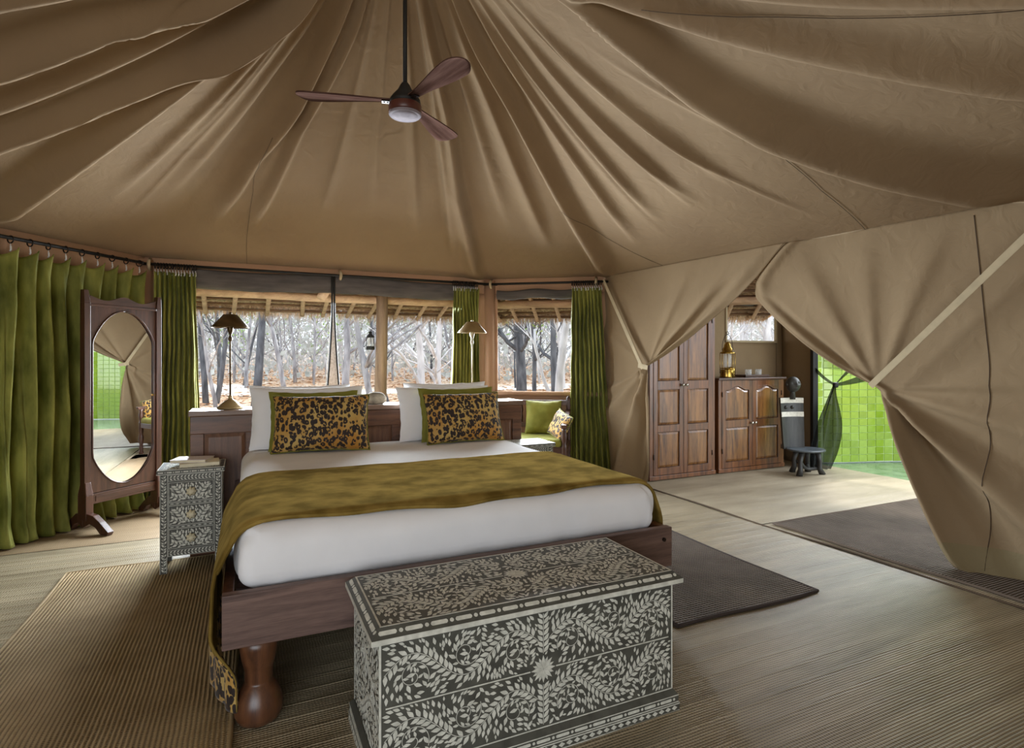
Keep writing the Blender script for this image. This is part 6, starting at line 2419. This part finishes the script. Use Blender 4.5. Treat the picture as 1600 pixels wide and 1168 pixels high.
def tree(label, x, y, H, r, m, seed, lean=(0, 0), depth=4, leafy=None, group=None, twin=False, low=0.35):
    rnd = random.Random(seed)
    z0 = gz(x, y) - 0.05
    root = thing('tree', label, 'tree', (x, y, z0), 0, group)
    tr_, br = MB(), MB()
    tips = []

    def rec(p, d, r, L, k):
        pts, rs, dd = grow(None, rnd, p, d, r, L, k, 5 if k < 2 else 3, 0.08 if k == 0 else 0.34)
        (tr_ if k == 0 else br).tube(pts, rs, 9 if k == 0 else (6 if k == 1 else 4))
        if k >= depth:
            tips.append(pts[-1]); return
        n = rnd.randint(2, 4) if k else rnd.randint(4, 6)
        for i in range(n):
            j = rnd.randint(max(1, int(low * len(pts))) if k == 0 else 1, len(pts) - 1)
            az = rnd.uniform(0, 2 * pi)
            side = Vector((cos(az), sin(az), rnd.uniform(0.1, 0.9))).normalized()
            nd_ = (dd * 0.5 + side).normalized()
            rec(pts[j], nd_, rs[j] * rnd.uniform(0.4, 0.62), L * rnd.uniform(0.45, 0.7), k + 1)
    d0 = Vector((lean[0], lean[1], 1)).normalized()
    rec((0, 0, 0), d0, r, H * 0.62, 0)
    if twin: rec((0.25, 0.05, 0), Vector((-lean[0] + 0.12, 0, 1)).normalized(), r * 0.85, H * 0.6, 0)
    tr_.build('trunk', m, root, True)
    br.build('branches', m, root, True)
    if leafy:
        lv = MB()
        for t in tips:
            for _ in range(leafy[1]):
                c = t + Vector((rnd.gauss(0, .3), rnd.gauss(0, .3), rnd.gauss(0, .25)))
                a = Vector((rnd.uniform(-1, 1), rnd.uniform(-1, 1), rnd.uniform(-1, 1))).normalized() * rnd.uniform(0.04, 0.09)
                b2 = a.cross(Vector((rnd.uniform(-1, 1), rnd.uniform(-1, 1), rnd.uniform(-1, 1)))).normalized() * rnd.uniform(0.02, 0.05)
                lv.add([c - a, c - b2, c + a, c + b2], [(0, 1, 2, 3)])
        tag(lv.build('leaves', leafy[0], root), kind='stuff')
    return root


def at(px, D): return ((px - 800) / 890 * D, D)


x, y = at(322, 15.5); tree('dark twin-stemmed tree seen through the left part of the main window', x, y, 7, 0.085, M['bark_b'], 1, (-0.03, 0), twin=True, low=0.6)
x, y = at(398, 14.5); tree('thick grey speckled tree trunk right of the left lamp', x, y, 7, 0.115, M['bark_b'], 2, (0.0, 0), low=0.6)
x, y = at(449, 16); tree('slim grey tree leaning left, between the left lamp and the black cords', x, y, 6, 0.075, M['bark_a'], 3, (-0.16, 0), low=0.5)
x, y = at(340, 13); tree('thin grey sapling just left of the left lamp stem', x, y, 4.5, 0.05, M['bark_a'], 4, (-0.06, 0))
x, y = at(540, 15); tree('pale grey tree close behind the right hand blind cord', x, y, 6, 0.11, M['bark_a'], 5, (-0.04, 0))
x, y = at(586, 11.5); tree('crooked grey tree arching just left of the veranda post', x, y, 5.2, 0.075, M['bark_a'], 6, (-0.2, 0))
x, y = at(655, 13); tree('many-branched white tree right of the veranda post', x, y, 5.5, 0.10, M['bark_c'], 7, (0.1, 0), low=0.15)
x, y = at(686, 14); tree('pale tree standing left of the right lamp curtain', x, y, 5.5, 0.09, M['bark_c'], 8, (0.0, 0), low=0.2)
x, y = at(874, 10.8); tree('white spreading tree at the right edge of the right window', x, y, 4.8, 0.10, M['bark_c'], 9, (-0.02, 0), low=0.12, depth=4)
x, y = at(866, 13.5); tree('dark slim tree behind the white spreading tree', x, y, 5.5, 0.09, M['bark_b'], 10, (0.0, 0))
x, y = at(815, 17); tree('dark thick tree in the middle of the right window', x, y, 6, 0.17, M['bark_b'], 12, (0.0, 0), leafy=(M['leaf_green'], 3))
x, y = at(836, 16); tree('thin dark upright tree in the right window', x, y, 5, 0.07, M['bark_b'], 13, (0.0, 0), leafy=(M['leaf_green'], 3))
x, y = at(612, 14); tree('slim dark leaning tree right beside the veranda post', x, y, 4.6, 0.05, M['bark_b'], 14, (-0.25, 0))
rt2 = random.Random(99)
mats_ = [M['bark_a'], M['bark_c'], M['bark_a'], M['bark_b']]
kinds = ['slender grey bare', 'thin whitish bare', 'slender grey bare', 'dark stemmed']
sect = [(345, 'seen left of the left lamp'), (512, 'between the left lamp and the blind cords'), (588, 'between the blind cords and the veranda post'),
        (745, 'between the veranda post and the right lamp'), (2000, 'in the right window')]
for i in range(80):
    px = rt2.uniform(262, 925)
    D = rt2.uniform(19, 44)
    x, y = at(px, D)
    k = rt2.randrange(4)
    sc_ = next(t for lim, t in sect if px < lim)
    tree('%s tree deep in the woodland, %s' % (kinds[k], sc_), x, y, rt2.uniform(4.5, 8.0), rt2.uniform(0.03, 0.085), mats_[k], 200 + i, (rt2.uniform(-.15, .15), 0), depth=3,
         leafy=((M['leaf_green'] if rt2.random() < 0.4 else M['leaf_grey']), 7) if rt2.random() < 0.75 else None, low=0.2,
         group='%s woodland trees %s' % (kinds[k], sc_))
for i in range(14):
    px = rt2.uniform(1105, 1245)
    D = rt2.uniform(14, 26)
    x, y = at(px, D)
    tree('whitish bare tree outside the small annex window', x, y, rt2.uniform(5, 8), rt2.uniform(0.05, 0.1), M['bark_c'], 400 + i, (0, 0), depth=3, low=0.2,
         leafy=(M['leaf_grey'], 6), group='trees outside the annex window')
# tangled twigs and haze of dry foliage far behind the trees
bs = MB()
for _ in range(26000):
    y = rt2.uniform(24, 52)
    px = rt2.uniform(230, 960) if rt2.random() < 0.85 else rt2.uniform(1090, 1260)
    x = (px - 800) / 890 * y
    z = gz(x, y) + rt2.random() ** 1.3 * 7.5
    L = rt2.uniform(0.4, 1.6)
    d = Vector((rt2.uniform(-1, 1), rt2.uniform(-.5, .5), rt2.uniform(-0.2, 1.4))).normalized() * L
    w = rt2.uniform(0.012, 0.035)
    bs.add([(x, y, z), (x + w, y, z), (x + d.x, y + d.y, z + d.z), (x + w / 2, y + w, z)], [(0, 1, 2), (1, 3, 2), (3, 0, 2)])
tag(bs.build('brushwood', M['bark_c'], None), 'tangle of pale dry twigs filling the far woodland', 'brush', kind='stuff')
bl = MB()
for _ in range(20000):
    y = rt2.uniform(24, 55)
    x = (rt2.uniform(200, 1280) - 800) / 890 * y
    z = gz(x, y) + rt2.random() ** 1.2 * 7
    a = Vector((rt2.uniform(-1, 1), rt2.uniform(-.4, .4), rt2.uniform(-1, 1))).normalized() * rt2.uniform(0.08, 0.2)
    b2 = Vector((a.z, 0.02, -a.x)) * rt2.uniform(0.4, 0.8)
    c = Vector((x, y, z))
    bl.add([c - a, c - b2, c + a, c + b2], [(0, 1, 2, 3)])
tag(bl.build('far_foliage', M['leaf_grey'], None), 'pale dry foliage beyond the woodland trees', 'foliage', kind='stuff')
